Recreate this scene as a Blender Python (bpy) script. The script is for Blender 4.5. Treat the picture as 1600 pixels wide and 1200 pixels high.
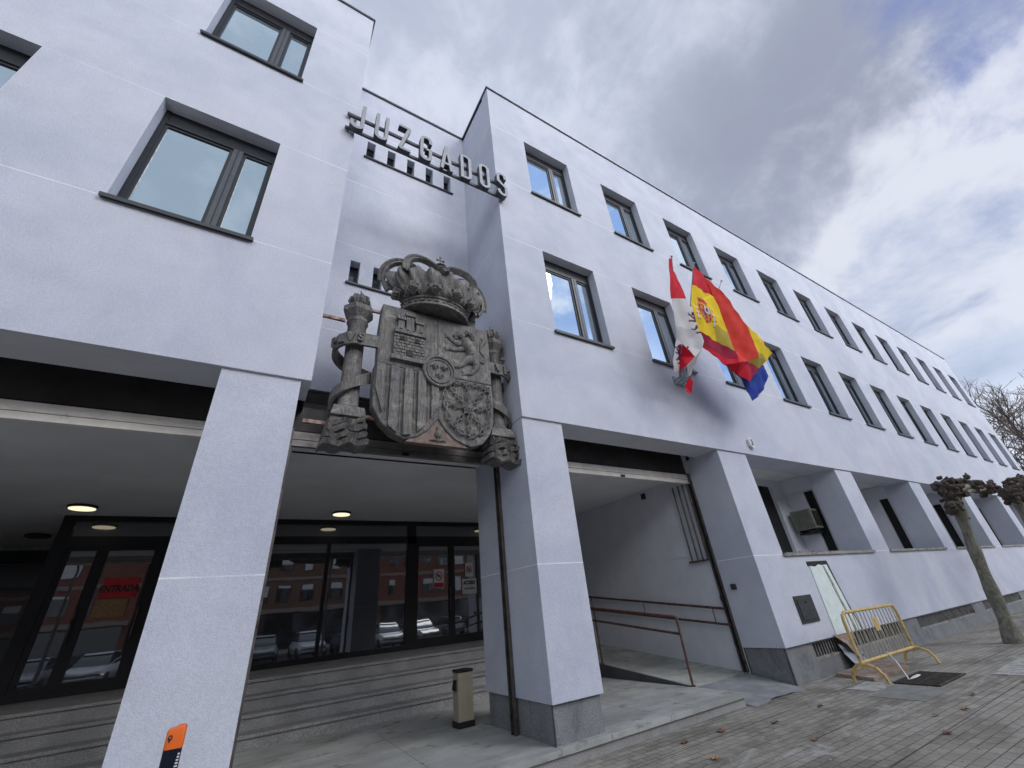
import bpy, bmesh, math, random
from mathutils import Vector, Matrix, noise
PI = math.pi; R = math.radians
for o in list(bpy.data.objects): bpy.data.objects.remove(o)
S = bpy.context.scene; COL = S.collection
random.seed(7)
# ------------------------------------------------------------------ camera
cd = bpy.data.cameras.new('camera'); cam = bpy.data.objects.new('camera', cd); COL.objects.link(cam)
CAMPOS = Vector((0, 0, 1.6))
cam.matrix_world = Matrix.Translation(CAMPOS) @ (Matrix.Rotation(-0.578563, 4, 'Z') @ Matrix.Rotation(2.073898, 4, 'X') @ Matrix.Rotation(-0.099097, 4, 'Z'))
cd.sensor_width = 36; cd.lens = 636.505/1600*36; cd.clip_end = 2000; cd.clip_start = .05
S.camera = cam
S.render.resolution_x, S.render.resolution_y = 1024, 768
S.view_settings.view_transform = 'Standard'; S.view_settings.look = 'None'
S.view_settings.exposure = 0.86; S.view_settings.gamma = 1
# ------------------------------------------------------------------ node helpers
class NT:
    def __init__(s, tree): s.t = tree; s.n = tree.nodes; s.l = tree.links
    def new(s, ty, **kw):
        n = s.n.new(ty)
        for k, v in kw.items(): setattr(n, k, v)
        return n
    def put(s, sock, v):
        if isinstance(v, bpy.types.NodeSocket): s.l.new(v, sock)
        elif v is not None:
            if sock.type == 'RGBA' and len(v) == 3: v = (*v, 1)
            sock.default_value = v
    def math(s, op, a, b=None, c=None, clamp=False):
        n = s.new('ShaderNodeMath', operation=op, use_clamp=clamp)
        for i, v in enumerate((a, b, c)):
            if v is not None: s.put(n.inputs[i], v)
        return n.outputs[0]
    def vmath(s, op, a, b=None):
        n = s.new('ShaderNodeVectorMath', operation=op); s.put(n.inputs[0], a)
        if b is not None: s.put(n.inputs[1], b)
        return n.outputs['Value'] if op in ('DOT_PRODUCT', 'LENGTH') else n.outputs[0]
    def ramp(s, v, a, b, lo=0., hi=1., smooth=True):
        n = s.new('ShaderNodeMapRange', interpolation_type='SMOOTHSTEP' if smooth else 'LINEAR')
        s.put(n.inputs[0], v); s.put(n.inputs[1], a); s.put(n.inputs[2], b); s.put(n.inputs[3], lo); s.put(n.inputs[4], hi)
        return n.outputs[0]
    def mix(s, f, a, b, mode='MIX'):
        n = s.new('ShaderNodeMix', data_type='RGBA', blend_type=mode)
        s.put(n.inputs[0], f); s.put(n.inputs[6], a); s.put(n.inputs[7], b)
        return n.outputs[2]
    def noise(s, vec, scale, detail=4, rough=.55, dist=0, out=0):
        n = s.new('ShaderNodeTexNoise'); s.put(n.inputs['Vector'], vec); s.put(n.inputs['Scale'], scale)
        s.put(n.inputs['Detail'], detail); s.put(n.inputs['Roughness'], rough); s.put(n.inputs['Distortion'], dist)
        return n.outputs[out]
    def mapping(s, vec, scale=(1, 1, 1), loc=(0, 0, 0), rot=(0, 0, 0)):
        n = s.new('ShaderNodeMapping'); s.put(n.inputs[0], vec); n.inputs['Scale'].default_value = scale
        n.inputs['Location'].default_value = loc; n.inputs['Rotation'].default_value = rot; return n.outputs[0]
# ------------------------------------------------------------------ world: broken overcast
W = bpy.data.worlds.new('World'); S.world = W; W.use_nodes = True
w = NT(W.node_tree); w.n.clear()
gen = w.new('ShaderNodeTexCoord').outputs['Generated']
sky = w.new('ShaderNodeTexSky', sky_type='NISHITA', sun_disc=False)
SUN_EL, SUN_AZ = R(42), R(150)       # azimuth measured clockwise from +Y (behind the camera, to the right)
sky.sun_elevation = SUN_EL; sky.sun_rotation = SUN_AZ; sky.altitude = 800
skyc = w.vmath('SCALE', sky.outputs[0]); skyc.node.inputs['Scale'].default_value = 0.10
warp = w.noise(gen, 1.9, 6, .58, 0, 1)
wv = w.vmath('SUBTRACT', warp, (.5, .5, .5)); wsc = w.new('ShaderNodeVectorMath', operation='SCALE'); w.put(wsc.inputs[0], wv); wsc.inputs['Scale'].default_value = .42
d = w.vmath('ADD', gen, wsc.outputs[0])
sep = w.new('ShaderNodeSeparateXYZ'); w.put(sep.inputs[0], d); dx, dy, dz = sep.outputs
sep0 = w.new('ShaderNodeSeparateXYZ'); w.put(sep0.inputs[0], gen); gx, gy, gz = sep0.outputs
soft = w.noise(gen, 2.4, 3, .45); puff = w.noise(w.mapping(gen, (1, 1, 1.35), (3.3, 1, 0)), 4.6, 10, .60, .25); n2 = puff
def blob(v, r0, r1):
    v = Vector(v).normalized(); dn = w.new('ShaderNodeVectorMath', operation='NORMALIZE'); w.put(dn.inputs[0], d)
    return w.ramp(w.vmath('DOT_PRODUCT', dn.outputs[0], tuple(v)), math.cos(R(r1)), math.cos(R(r0)))
grey = w.mix(w.ramp(w.math('ADD', w.math('MULTIPLY', soft, .6), w.math('MULTIPLY', puff, .4)), .40, .60), (.200, .218, .275), (.290, .315, .385))
grey = w.mix(w.math('MULTIPLY', blob((.78, .12, .62), 4, 22), .45), grey, (.175, .188, .245))
grey = w.mix(w.math('MULTIPLY', blob((.05, .45, .88), 8, 40), .92), grey, w.mix(w.ramp(puff, .38, .62), (.30, .33, .405), (.41, .44, .515)))
white = w.mix(w.ramp(puff, .36, .60), (.28, .315, .41), (.435, .45, .50))
wm = w.math('MAXIMUM', blob((.90, .03, .44), 5, 15), blob((.84, .30, .42), 2, 13))
wm = w.math('MAXIMUM', wm, blob((.89, -.10, .50), 4, 14))
wm = w.ramp(w.math('ADD', wm, w.math('MULTIPLY', w.math('SUBTRACT', puff, .5), 2.4)), .05, .95)
c = w.mix(wm, grey, white)
lowg = w.mix(w.ramp(puff, .40, .62), (.235, .27, .36), (.32, .36, .45))
c = w.mix(w.ramp(w.math('ADD', gz, w.math('MULTIPLY', w.math('SUBTRACT', puff, .5), .28)), .385, .31), c, lowg)
c = w.mix(w.math('MULTIPLY', w.ramp(gz, .27, .20), .8), c, (.50, .53, .61))
bl = w.math('MAXIMUM', blob((.76, -.22, .62), 4, 19), w.math('MULTIPLY', blob((.86, -.14, .50), 1, 14), .6))
bl = w.math('MULTIPLY', w.ramp(w.math('ADD', bl, w.math('MULTIPLY', w.math('SUBTRACT', .5, puff), 2.8)), .42, 1.25), .72)
c = w.mix(bl, c, (.105, .140, .31))
back = w.ramp(gy, -.16, -.42)
bk_ = w.mix(w.ramp(puff, .44, .62), w.mix(w.ramp(gx, -.1, .35), (.29, .345, .41), (.17, .30, .58)), w.mix(w.ramp(gx, -.1, .35), (.40, .45, .51), (.60, .65, .74)))
c = w.mix(back, c, bk_)
low = w.math('MULTIPLY', w.ramp(w.vmath('DOT_PRODUCT', gen, tuple(Vector((.10, -.90, .36)).normalized())), math.cos(R(52)), math.cos(R(14))), w.ramp(gz, .60, .42))  # bright patch added to the sky behind the camera to light facade and porch
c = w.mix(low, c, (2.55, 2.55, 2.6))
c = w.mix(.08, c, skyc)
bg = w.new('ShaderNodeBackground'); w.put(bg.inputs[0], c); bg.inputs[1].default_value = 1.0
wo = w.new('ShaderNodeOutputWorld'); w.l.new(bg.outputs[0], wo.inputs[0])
# ------------------------------------------------------------------ sun (veiled by cloud, behind the camera)
ld = bpy.data.lights.new('sun', 'SUN'); ld.energy = 0.5; ld.angle = R(18); ld.color = (1, .97, .93)
sun = bpy.data.objects.new('sun', ld); COL.objects.link(sun)
sd = Vector((math.sin(SUN_AZ)*math.cos(SUN_EL), math.cos(SUN_AZ)*math.cos(SUN_EL), math.sin(SUN_EL)))
sun.rotation_euler = sd.to_track_quat('Z', 'Y').to_euler()
# ------------------------------------------------------------------ materials
MATS = {}
def mat(name, col, rough=.6, metal=0, var=.12, vs=6, bump=.0, bs=60, fn=None, spec=.5, emit=None, coat=0, dirt=None):
    m = bpy.data.materials.new(name); m.use_nodes = True; t = NT(m.node_tree); b = t.n['Principled BSDF']
    P = t.new('ShaderNodeTexCoord').outputs['Object']
    geo = t.new('ShaderNodeNewGeometry').outputs['Position']
    c1 = tuple(max(0, x*(1-var)) for x in col); c2 = tuple(min(1, x*(1+var)) for x in col)
    f = t.noise(geo, vs, 6, .6)
    c = t.mix(t.ramp(f, .3, .7), c1, c2)
    if dirt: c = t.mix(t.ramp(t.noise(geo, dirt[1], 6, .65), dirt[2], dirt[2]+.12), c, dirt[0])
    if fn: c = fn(t, c, geo, b)
    t.put(b.inputs['Base Color'], c); b.inputs['Metallic'].default_value = metal
    b.inputs['Specular IOR Level'].default_value = spec; b.inputs['Coat Weight'].default_value = coat
    if not b.inputs['Roughness'].is_linked:
        t.put(b.inputs['Roughness'], t.ramp(t.noise(geo, vs*2.3, 4), .3, .7, max(0, rough-.07), min(1, rough+.07)))
    if bump:
        bn = t.new('ShaderNodeBump'); bn.inputs['Strength'].default_value = bump; bn.inputs['Distance'].default_value = .01
        t.put(bn.inputs['Height'], t.noise(geo, bs, 4, .65)); t.l.new(bn.outputs[0], b.inputs['Normal'])
    if emit: t.put(b.inputs['Emission Color'], emit[0]); b.inputs['Emission Strength'].default_value = emit[1]
    MATS[name] = m; return m
def f_stucco(t, c, geo, b):
    s = t.new('ShaderNodeSeparateXYZ'); t.put(s.inputs[0], geo); z = s.outputs[2]
    big = t.noise(t.mapping(geo, (1, 1, 1.0)), .55, 7, .62, .6)
    c = t.mix(t.ramp(big, .36, .66), c, t.mix(1, c, (.875, .885, .92), 'MULTIPLY'))
    fine = t.noise(geo, 42, 3, .7)
    c = t.mix(t.ramp(fine, .33, .67), t.mix(1, c, (.885, .89, .90), 'MULTIPLY'), c)
    speck = t.noise(geo, 110, 2, .6)
    c = t.mix(t.ramp(speck, .30, .38), t.mix(1, c, (.80, .81, .82), 'MULTIPLY'), c)
    lines = None
    for zi in (2.11, 6.33, 8.56, 10.57, 12.75):
        l = t.math('LESS_THAN', t.math('ABSOLUTE', t.math('SUBTRACT', z, zi)), .0075)
        lines = l if lines is None else t.math('MAXIMUM', lines, l)
    fade = t.ramp(t.noise(geo, 1.1, 3), .32, .62, .25, .95)
    c = t.mix(t.math('MULTIPLY', lines, fade), c, (.86, .87, .92))
    # faint vertical rain streaks below the sills
    st = t.noise(t.mapping(geo, (3.0, 3.0, .18)), 3.0, 4, .6)
    return t.mix(t.math('MULTIPLY', t.ramp(st, .58, .75), .10), c, (.36, .37, .38))
mat('stucco', (.64, .66, .735), .85, var=.035, vs=2.5, bump=.6, bs=75, fn=f_stucco, spec=.25)
mat('stucco_shade', (.66, .67, .72), .9, var=.05, vs=2.5, bump=.2, bs=60, spec=.2)
mat('ceiling', (.78, .78, .78), .9, var=.05, vs=1.2, spec=.2)
mat('white_ceiling', (.78, .78, .78), .9, var=.04, vs=1.2, spec=.2)
def f_stain(t, c, geo, b):
    v = t.noise(t.mapping(geo, (.25, 1.2, 1)), 2.2, 7, .65, .3); c = t.mix(t.math('MULTIPLY', t.ramp(v, .42, .62), .5), c, (.20, .20, .19))
    f = t.noise(geo, 70, 3, .8); return t.mix(t.math('MULTIPLY', t.ramp(f, .5, .7), .35), c, (.12, .12, .115))
def f_step(t, c, geo, b):
    v = t.noise(geo, 85, 3, .75); c = t.mix(t.ramp(v, .38, .62), t.mix(1, c, (.62, .63, .64), 'MULTIPLY'), t.mix(1, c, (1.3, 1.29, 1.27), 'MULTIPLY'))
    st = t.noise(geo, 1.6, 5, .6, .5); return t.mix(t.math('MULTIPLY', t.ramp(st, .45, .65), .35), c, (.14, .14, .14))
def f_granite(t, c, geo, b):
    v = t.noise(geo, 95, 3, .75); c = t.mix(t.ramp(v, .38, .62), t.mix(1, c, (.55, .56, .58), 'MULTIPLY'), t.mix(1, c, (1.35, 1.34, 1.32), 'MULTIPLY'))
    st = t.noise(t.mapping(geo, (1, 1, .5)), 3.5, 6, .7, .5)
    c = t.mix(t.math('MULTIPLY', t.ramp(st, .5, .68), .6), c, (.10, .105, .11))
    ef = t.noise(geo, 6, 6, .7, 1.0)
    return t.mix(t.math('MULTIPLY', t.ramp(ef, .62, .72), .45), c, (.42, .43, .42))
mat('granite', (.22, .225, .23), .7, var=.12, vs=3, bump=.15, bs=120, fn=f_granite)
mat('granite_step', (.31, .305, .30), .72, var=.1, vs=3, bump=.1, bs=120, fn=f_step)
mat('platform_stone', (.385, .385, .365), .75, var=.18, vs=1.6, bump=.2, bs=90, dirt=((.20, .20, .19), 3.6, .56), fn=f_stain)
mat('dark_stone', (.085, .09, .10), .7, var=.2, vs=2, bump=.1)
mat('apron_concrete', (.235, .24, .25), .8, var=.22, vs=3.5, bump=.4, bs=50)
mat('asphalt_patch', (.15, .14, .125), .9, var=.2, vs=9, bump=.5, bs=90)
mat('frame', (.026, .029, .036), .42, .35, var=.08)
mat('frame_dark', (.008, .009, .012), .4, .2, var=.1)
mat('frame_light', (.085, .09, .10), .4, .5, var=.06)
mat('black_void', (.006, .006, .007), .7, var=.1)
mat('sill', (.060, .062, .068), .45, .5, var=.1)
mat('stone_sill', (.30, .29, .275), .8, var=.15, vs=4, dirt=((.16, .15, .14), 5, .5))
mat('coping', (.10, .10, .11), .35, .8)
mat('coping_light', (.55, .56, .60), .35, .6)
mat('housing', (.055, .052, .050), .5, .4, var=.25, vs=2.5, dirt=((.16, .155, .15), 3, .66))
mat('aluminium', (.86, .82, .75), .5, .15, var=.08, vs=5, dirt=((.55, .48, .40), 4, .64))
mat('rail_dull', (.27, .25, .24), .4, .5, var=.2, vs=5, dirt=((.45, .27, .22), 3.2, .62))
mat('steel_track', (.15, .13, .12), .45, .7, var=.25, vs=5, dirt=((.09, .05, .035), 7, .55))
mat('rust', (.14, .072, .052), .7, .3, var=.35, vs=14, bump=.3, dirt=((.05, .04, .04), 12, .5))
mat('rust_light', (.33, .24, .21), .65, .3, var=.35, vs=9, dirt=((.16, .06, .035), 10, .5))
mat('letter_metal', (.30, .315, .34), .55, .25, var=.08, vs=5)
mat('letter_side', (.060, .062, .070), .5, .3, var=.1)
def f_glass(refl, tint):
    def f(t, c, geo, b):
        out = [n for n in t.n if n.type == 'OUTPUT_MATERIAL'][0]
        gl = t.new('ShaderNodeBsdfGlossy'); t.put(gl.inputs[0], tint); gl.inputs['Roughness'].default_value = .015
        bn = t.new('ShaderNodeBump'); bn.inputs['Strength'].default_value = .05; bn.inputs['Distance'].default_value = .02
        t.put(bn.inputs['Height'], t.noise(geo, 1.3, 2, .5)); t.l.new(bn.outputs[0], gl.inputs['Normal'])
        fr = t.new('ShaderNodeFresnel'); fr.inputs[0].default_value = 1.5
        fac = t.math('ADD', fr.outputs[0], refl, clamp=True)
        mx = t.new('ShaderNodeMixShader'); t.put(mx.inputs[0], fac); t.l.new(b.outputs[0], mx.inputs[1]); t.l.new(gl.outputs[0], mx.inputs[2])
        t.l.new(mx.outputs[0], out.inputs[0]); return c
    return f
mat('window_glass', (.10, .13, .15), .3, var=.05, fn=f_glass(.50, (.84, .93, 1.0)))
mat('entrance_glass', (.008, .010, .014), .2, var=.05, fn=f_glass(.165, (.95, .97, 1.0)))
mat('dark_glass', (.004, .005, .006), .2, var=.05, fn=f_glass(.02, (.9, .95, 1.0)))
def f_wood(t, c, geo, b):
    g = t.noise(t.mapping(geo, (9, 9, 1.1)), 6, 6, .7, .8)
    c = t.mix(t.ramp(g, .42, .68), c, (.225, .216, .202))
    g2 = t.noise(geo, 3.2, 7, .72, .7)
    c = t.mix(t.ramp(g2, .52, .66), c, (.29, .275, .25))
    g5 = t.noise(t.mapping(geo, (14, 14, .7), (5, 2, 1)), 2.2, 4, .6)
    c = t.mix(t.math('MULTIPLY', t.ramp(g5, .55, .66), .7), c, (.27, .215, .155))
    g3 = t.noise(geo, 17, 5, .7)
    c = t.mix(t.ramp(g3, .60, .72), c, (.030, .031, .034))
    g4 = t.noise(t.mapping(geo, (1.2, 1.2, 5)), 3.4, 5, .65)
    return t.mix(t.math('MULTIPLY', t.ramp(g4, .56, .68), .6), c, (.075, .082, .10))
mat('weathered_wood', (.105, .102, .102), .66, var=.3, vs=7, bump=1.0, bs=34, fn=f_wood, spec=.4)
mat('cloth_red', (.56, .012, .030), .75, var=.08, vs=4, spec=.2)
mat('cloth_red_shaded', (.30, .010, .040), .75, var=.08, vs=4, spec=.2)  # darker copy of the flag red, shade of the lower stripe in its colour
mat('cloth_red_lit', (.66, .045, .030), .75, var=.08, vs=4, spec=.2)  # brighter copy of the flag red, light on the fold put into the colour
mat('cloth_yellow', (.80, .56, .02), .75, var=.06, vs=4, spec=.2)
mat('cloth_yellow_shaded', (.44, .34, .05), .75, var=.1, vs=4, spec=.2)  # dimmed copy of the flag yellow, shade of the folds put into the colour
mat('cloth_blue', (.016, .045, .30), .75, var=.12, vs=4, spec=.2)
mat('cloth_white', (.60, .58, .60), .8, var=.05, vs=4, spec=.2)
mat('cloth_purple', (.12, .02, .07), .8, var=.1, spec=.2)
mat('cloth_gold', (.50, .30, .06), .8, var=.1, spec=.2)
mat('cloth_navy', (.03, .05, .16), .8, var=.1, spec=.2)
mat('pole_metal', (.34, .35, .36), .4, .7)
mat('yellow_paint', (.58, .40, .14), .55, var=.16, vs=9, dirt=((.26, .17, .10), 11, .56), bump=.1)
mat('zinc', (.50, .43, .32), .5, .5, var=.2, vs=10, dirt=((.22, .12, .07), 12, .58))
mat('bin_beige', (.38, .34, .245), .55, var=.06, vs=5)
mat('black_plastic', (.012, .012, .014), .5, var=.1)
mat('orange_plastic', (.85, .155, .015), .42, var=.05)
mat('navy_plastic', (.006, .009, .022), .3, var=.1)
mat('white_plastic', (.72, .72, .72), .5, var=.04)
mat('ac_metal', (.21, .215, .175), .6, .1, var=.12, vs=8)
mat('hatch_metal', (.055, .058, .055), .5, .5, var=.2, vs=9, dirt=((.11, .11, .10), 14, .58))
mat('board', (.72, .80, .77), .75, var=.05, vs=6, dirt=((.26, .33, .32), 9, .60), bump=.3, bs=20)
mat('plywood', (.20, .145, .12), .8, var=.25, vs=8, dirt=((.30, .26, .23), 6, .52))
mat('cardboard', (.25, .17, .13), .85, var=.25, vs=7, dirt=((.36, .31, .27), 4, .5))
mat('plastic_sheet', (.24, .26, .30), .35, var=.4, vs=9, bump=1, bs=14)
mat('iron', (.055, .05, .045), .6, .6, var=.3, vs=12, dirt=((.13, .09, .06), 15, .5))
mat('leaf_rust', (.19, .10, .06), .8, var=.4, vs=30)
mat('leaf_tan', (.34, .21, .10), .8, var=.3, vs=30)
mat('rubble', (.24, .20, .17), .9, var=.4, vs=20)
mat('paper_white', (.70, .70, .70), .7, var=.03)
mat('sign_red', (.55, .02, .03), .6, var=.05)
mat('ink', (.02, .02, .025), .6)
def f_bark(t, c, geo, b):
    v = t.noise(t.mapping(geo, (1, 1, .6)), 9, 5, .6, .8)
    c = t.mix(t.ramp(v, .48, .56), c, (.23, .225, .175))
    v2 = t.noise(geo, 22, 4, .6)
    return t.mix(t.ramp(v2, .60, .68), c, (.07, .065, .05))
mat('plane_bark', (.165, .160, .125), .85, var=.2, vs=8, bump=.8, bs=30, fn=f_bark)
mat('knob_bark', (.075, .058, .047), .9, var=.5, vs=22, bump=1.0, bs=40, dirt=((.19, .16, .115), 13, .54))
mat('bare_bark', (.17, .135, .115), .9, var=.2)
mat('lamp_glow', (.9, .85, .7), .5, emit=((1, .88, .60), .62), var=.02)
mat('lamp_off', (.05, .05, .055), .5)
mat('brick', (.27, .105, .07), .85, var=.15, vs=.8)
mat('brick_dark', (.22, .125, .085), .85, var=.15, vs=.8)
mat('blind', (.80, .80, .76), .6, var=.06, vs=3)
mat('concrete_band', (.36, .30, .25), .8, var=.1)
mat('car_white', (.75, .76, .78), .3, coat=.6, var=.02)
mat('car_silver', (.36, .38, .40), .3, .5, coat=.6, var=.02)
mat('car_dark', (.03, .035, .045), .3, .3, coat=.6, var=.02)
mat('tyre', (.02, .02, .02), .8)
mat('tail_red', (.4, .01, .01), .3)
def f_paving(t, c, geo, b):
    bt = t.new('ShaderNodeTexBrick'); t.put(bt.inputs['Vector'], t.mapping(geo, (1, 1, 1), (0, 0, 0), (0, 0, R(2))))
    bt.offset = .5; bt.inputs['Scale'].default_value = 1; bt.inputs['Brick Width'].default_value = .22; bt.inputs['Row Height'].default_value = .11
    bt.inputs['Mortar Size'].default_value = .006; bt.inputs['Mortar Smooth'].default_value = .4; bt.inputs['Bias'].default_value = -.1
    for i, k in enumerate(((.265, .243, .208), (.375, .348, .300), (.068, .060, .050))): bt.inputs[i+1].default_value = (*k, 1)
    c = t.mix(t.ramp(t.noise(geo, 1.7, 5, .7, .5), .36, .62, .35, .85), c, bt.outputs[0])
    # courses laid as wider slabs every 1.1 m
    s = t.new('ShaderNodeSeparateXYZ'); t.put(s.inputs[0], geo); x, y = s.outputs[0], s.outputs[1]
    fy = t.math('FRACT', t.math('DIVIDE', y, .88)); ln = t.math('LESS_THAN', fy, .017)
    c = t.mix(t.math('MULTIPLY', ln, .85), c, (.045, .04, .035))
    big = t.noise(t.mapping(geo, (.6, 1.4, 1)), 1.1, 7, .7, .6)
    c = t.mix(t.math('MULTIPLY', t.ramp(big, .44, .62), .75), c, t.mix(1, c, (.50, .48, .46), 'MULTIPLY'))
    lt = t.noise(t.mapping(geo, (.5, 1.2, 1), (4, 2, 0)), 1.7, 6, .7, .8)
    c = t.mix(t.math('MULTIPLY', t.ramp(lt, .55, .68), .7), c, (.42, .41, .38))
    fine = t.noise(geo, 34, 4, .75)
    c = t.mix(t.math('MULTIPLY', t.ramp(fine, .56, .68), .5), c, (.07, .062, .052))
    moss = t.noise(geo, 9, 5, .7)
    c = t.mix(t.math('MULTIPLY', t.ramp(moss, .60, .70), .4), c, (.10, .075, .05))
    bn = t.new('ShaderNodeBump'); bn.inputs['Strength'].default_value = .8; bn.inputs['Distance'].default_value = .008
    h = t.math('SUBTRACT', t.math('MULTIPLY', fine, .5), t.math('MULTIPLY', bt.outputs[1], 1.0))
    t.put(bn.inputs['Height'], h); t.l.new(bn.outputs[0], b.inputs['Normal'])
    return c
mat('paving', (.25, .23, .195), .85, var=.12, vs=2, fn=f_paving)
mat('asphalt', (.05, .05, .052), .9, var=.15, vs=2)
mat('slab_grey', (.20, .20, .185), .85, var=.18, vs=5, bump=.3, bs=50)
mat('slab_light', (.37, .36, .335), .85, var=.2, vs=6, bump=.3, bs=50, dirt=((.22, .215, .19), 7, .5))
mat('kerb', (.30, .30, .29), .8, var=.12)
# ------------------------------------------------------------------ mesh helpers
class MB:
    def __init__(s): s.v = []; s.f = []; s.m = []; s.cur = 0
    def add(s, vs, fs):
        b = len(s.v); s.v += [tuple(p) for p in vs]; s.f += [tuple(i+b for i in f) for f in fs]; s.m += [s.cur]*len(fs); return s
    def quad(s, a, b, c, d): return s.add([a, b, c, d], [(0, 1, 2, 3)])
    def box(s, x0, x1, y0, y1, z0, z1):
        vs = [(x, y, z) for x in (x0, x1) for y in (y0, y1) for z in (z0, z1)]
        return s.add(vs, [(0, 1, 3, 2), (4, 6, 7, 5), (0, 4, 5, 1), (2, 3, 7, 6), (0, 2, 6, 4), (1, 5, 7, 3)])
    def hexa(s, p):  # 8 points: bottom 4 then top 4
        return s.add(p, [(3, 2, 1, 0), (4, 5, 6, 7), (0, 1, 5, 4), (1, 2, 6, 5), (2, 3, 7, 6), (3, 0, 4, 7)])
    def prism(s, poly, y0, y1, fn=None):   # poly in (x,z), extruded in y
        n = len(poly); fn = fn or (lambda x, y, z: (x, y, z))
        vs = [fn(x, y0, z) for x, z in poly]+[fn(x, y1, z) for x, z in poly]
        fs = [tuple(range(n)), tuple(range(2*n-1, n-1, -1))]+[(i, i+n, (i+1) % n+n, (i+1) % n) for i in range(n)]
        return s.add(vs, fs)
    def tube(s, pts, r, n=8, flat=None, caps=True):
        pts = [Vector(p) for p in pts]; k = len(pts); rr = r if isinstance(r, (list, tuple)) else [r]*k
        up = Vector((0.31, 0.17, .93)); vs = []; t0 = (pts[1]-pts[0]).normalized(); u = t0.cross(up).normalized()
        for i, p in enumerate(pts):
            t = (pts[min(i+1, k-1)]-pts[max(i-1, 0)]); t = t.normalized() if t.length > 1e-9 else t0
            u = (u-t*u.dot(t)); u = u.normalized() if u.length > 1e-6 else t.orthogonal().normalized(); v = t.cross(u)
            for j in range(n):
                a = 2*PI*j/n; q = (u*math.cos(a)+v*math.sin(a))*rr[i]
                if flat: q = Vector((q.x*flat[0], q.y*flat[1], q.z*flat[2]))
                vs.append(p+q)
        fs = [(i*n+j, i*n+(j+1) % n, (i+1)*n+(j+1) % n, (i+1)*n+j) for i in range(k-1) for j in range(n)]
        if caps: fs += [tuple(range(n-1, -1, -1)), tuple((k-1)*n+j for j in range(n))]
        return s.add(vs, fs)
    def lathe(s, prof, n=24, org=(0, 0, 0), a0=0, a1=2*PI, sx=1, sy=1):  # prof (r,z)
        full = abs(a1-a0-2*PI) < 1e-6; m = n if full else n+1; vs = []
        for r, z in prof:
            for j in range(m):
                a = a0+(a1-a0)*j/n; vs.append((org[0]+r*sx*math.cos(a), org[1]+r*sy*math.sin(a), org[2]+z))
        fs = [(i*m+j, i*m+(j+1) % m, (i+1)*m+(j+1) % m, (i+1)*m+j) for i in range(len(prof)-1) for j in range(n)]
        return s.add(vs, fs)
    def ball(s, c, r, n=10, sc=(1, 1, 1), rough=0):
        vs = []; m = max(4, n//2)
        for i in range(m+1):
            th = PI*i/m
            for j in range(n):
                a = 2*PI*j/n; q = Vector((math.sin(th)*math.cos(a), math.sin(th)*math.sin(a), math.cos(th)))
                k = 1+(rough*noise.noise((Vector(c)+q*r)*(1.3/r)) if rough else 0)
                vs.append((c[0]+q.x*r*sc[0]*k, c[1]+q.y*r*sc[1]*k, c[2]+q.z*r*sc[2]*k))
        return s.add(vs, [(i*n+j, (i+1)*n+j, (i+1)*n+(j+1) % n, i*n+(j+1) % n) for i in range(m) for j in range(n)])
    def stroke(s, pts, wd, y0, y1, closed=False):  # flat ribbon in xz plane extruded in y
        P = [Vector((p[0], p[1])) for p in pts]; n = len(P); L = []; Rr = []
        for i in range(n):
            a = P[i-1] if (i > 0 or closed) else P[i]; b = P[(i+1) % n] if (i < n-1 or closed) else P[i]
            d1 = (P[i]-a); d2 = (b-P[i])
            d1 = d1.normalized() if d1.length > 1e-9 else d2.normalized(); d2 = d2.normalized() if d2.length > 1e-9 else d1
            m = (d1+d2); m = m.normalized() if m.length > 1e-6 else d1
            nn = Vector((-m.y, m.x)); k = 1/max(.5, nn.dot(Vector((-d1.y, d1.x))))
            L.append(P[i]+nn*wd/2*k); Rr.append(P[i]-nn*wd/2*k)
        for i in range(n if closed else n-1):
            j = (i+1) % n
            q = [L[i], L[j], Rr[j], Rr[i]]
            vs = [(p.x, y0, p.y) for p in q]+[(p.x, y1, p.y) for p in q]
            fs = [(0, 1, 2, 3), (7, 6, 5, 4), (0, 4, 5, 1), (2, 6, 7, 3)]
            if not closed and i == 0: fs.append((0, 3, 7, 4))
            if not closed and j == n-1: fs.append((1, 5, 6, 2))
            s.add(vs, fs)
        return s
    def build(s, name, mats, parent=None, smooth=False, bevel=0, weld=False):
        me = bpy.data.meshes.new(name); me.from_pydata(s.v, [], s.f)
        if not isinstance(mats, (list, tuple)): mats = [mats]
        for m in mats: me.materials.append(MATS[m])
        me.polygons.foreach_set('material_index', s.m)
        bm = bmesh.new(); bm.from_mesh(me)
        if weld: bmesh.ops.remove_doubles(bm, verts=bm.verts, dist=1e-4)
        bmesh.ops.recalc_face_normals(bm, faces=bm.faces)
        if bevel:
            es = [e for e in bm.edges if len(e.link_faces) == 2 and e.calc_face_angle(0) > .6]
            bmesh.ops.bevel(bm, geom=es, offset=bevel, segments=2, affect='EDGES', profile=.6, clamp_overlap=True)
        bm.to_mesh(me); bm.free()
        if smooth:
            me.polygons.foreach_set('use_smooth', [True]*len(me.polygons))
            try: me.set_sharp_from_angle(angle=R(40))
            except Exception: pass
        o = bpy.data.objects.new(name, me); COL.objects.link(o)
        if parent: o.parent = parent; o.matrix_parent_inverse = Matrix.Translation(-world_loc(parent))
        return o
def world_loc(o):
    return Vector(o.get('_w', (0, 0, 0)))
def thing(name, label, cat, loc=(0, 0, 0), group=None):
    o = bpy.data.objects.new(name, None); COL.objects.link(o); o.location = loc; o['_w'] = tuple(loc); o.empty_display_size = .2
    o['label'] = label; o['category'] = cat
    if group: o['group'] = group
    return o
def tag(o, label, cat, group=None):
    o['label'] = label; o['category'] = cat
    if group: o['group'] = group
    return o
def struct(o, kind='structure'): o['kind'] = kind; return o
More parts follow.
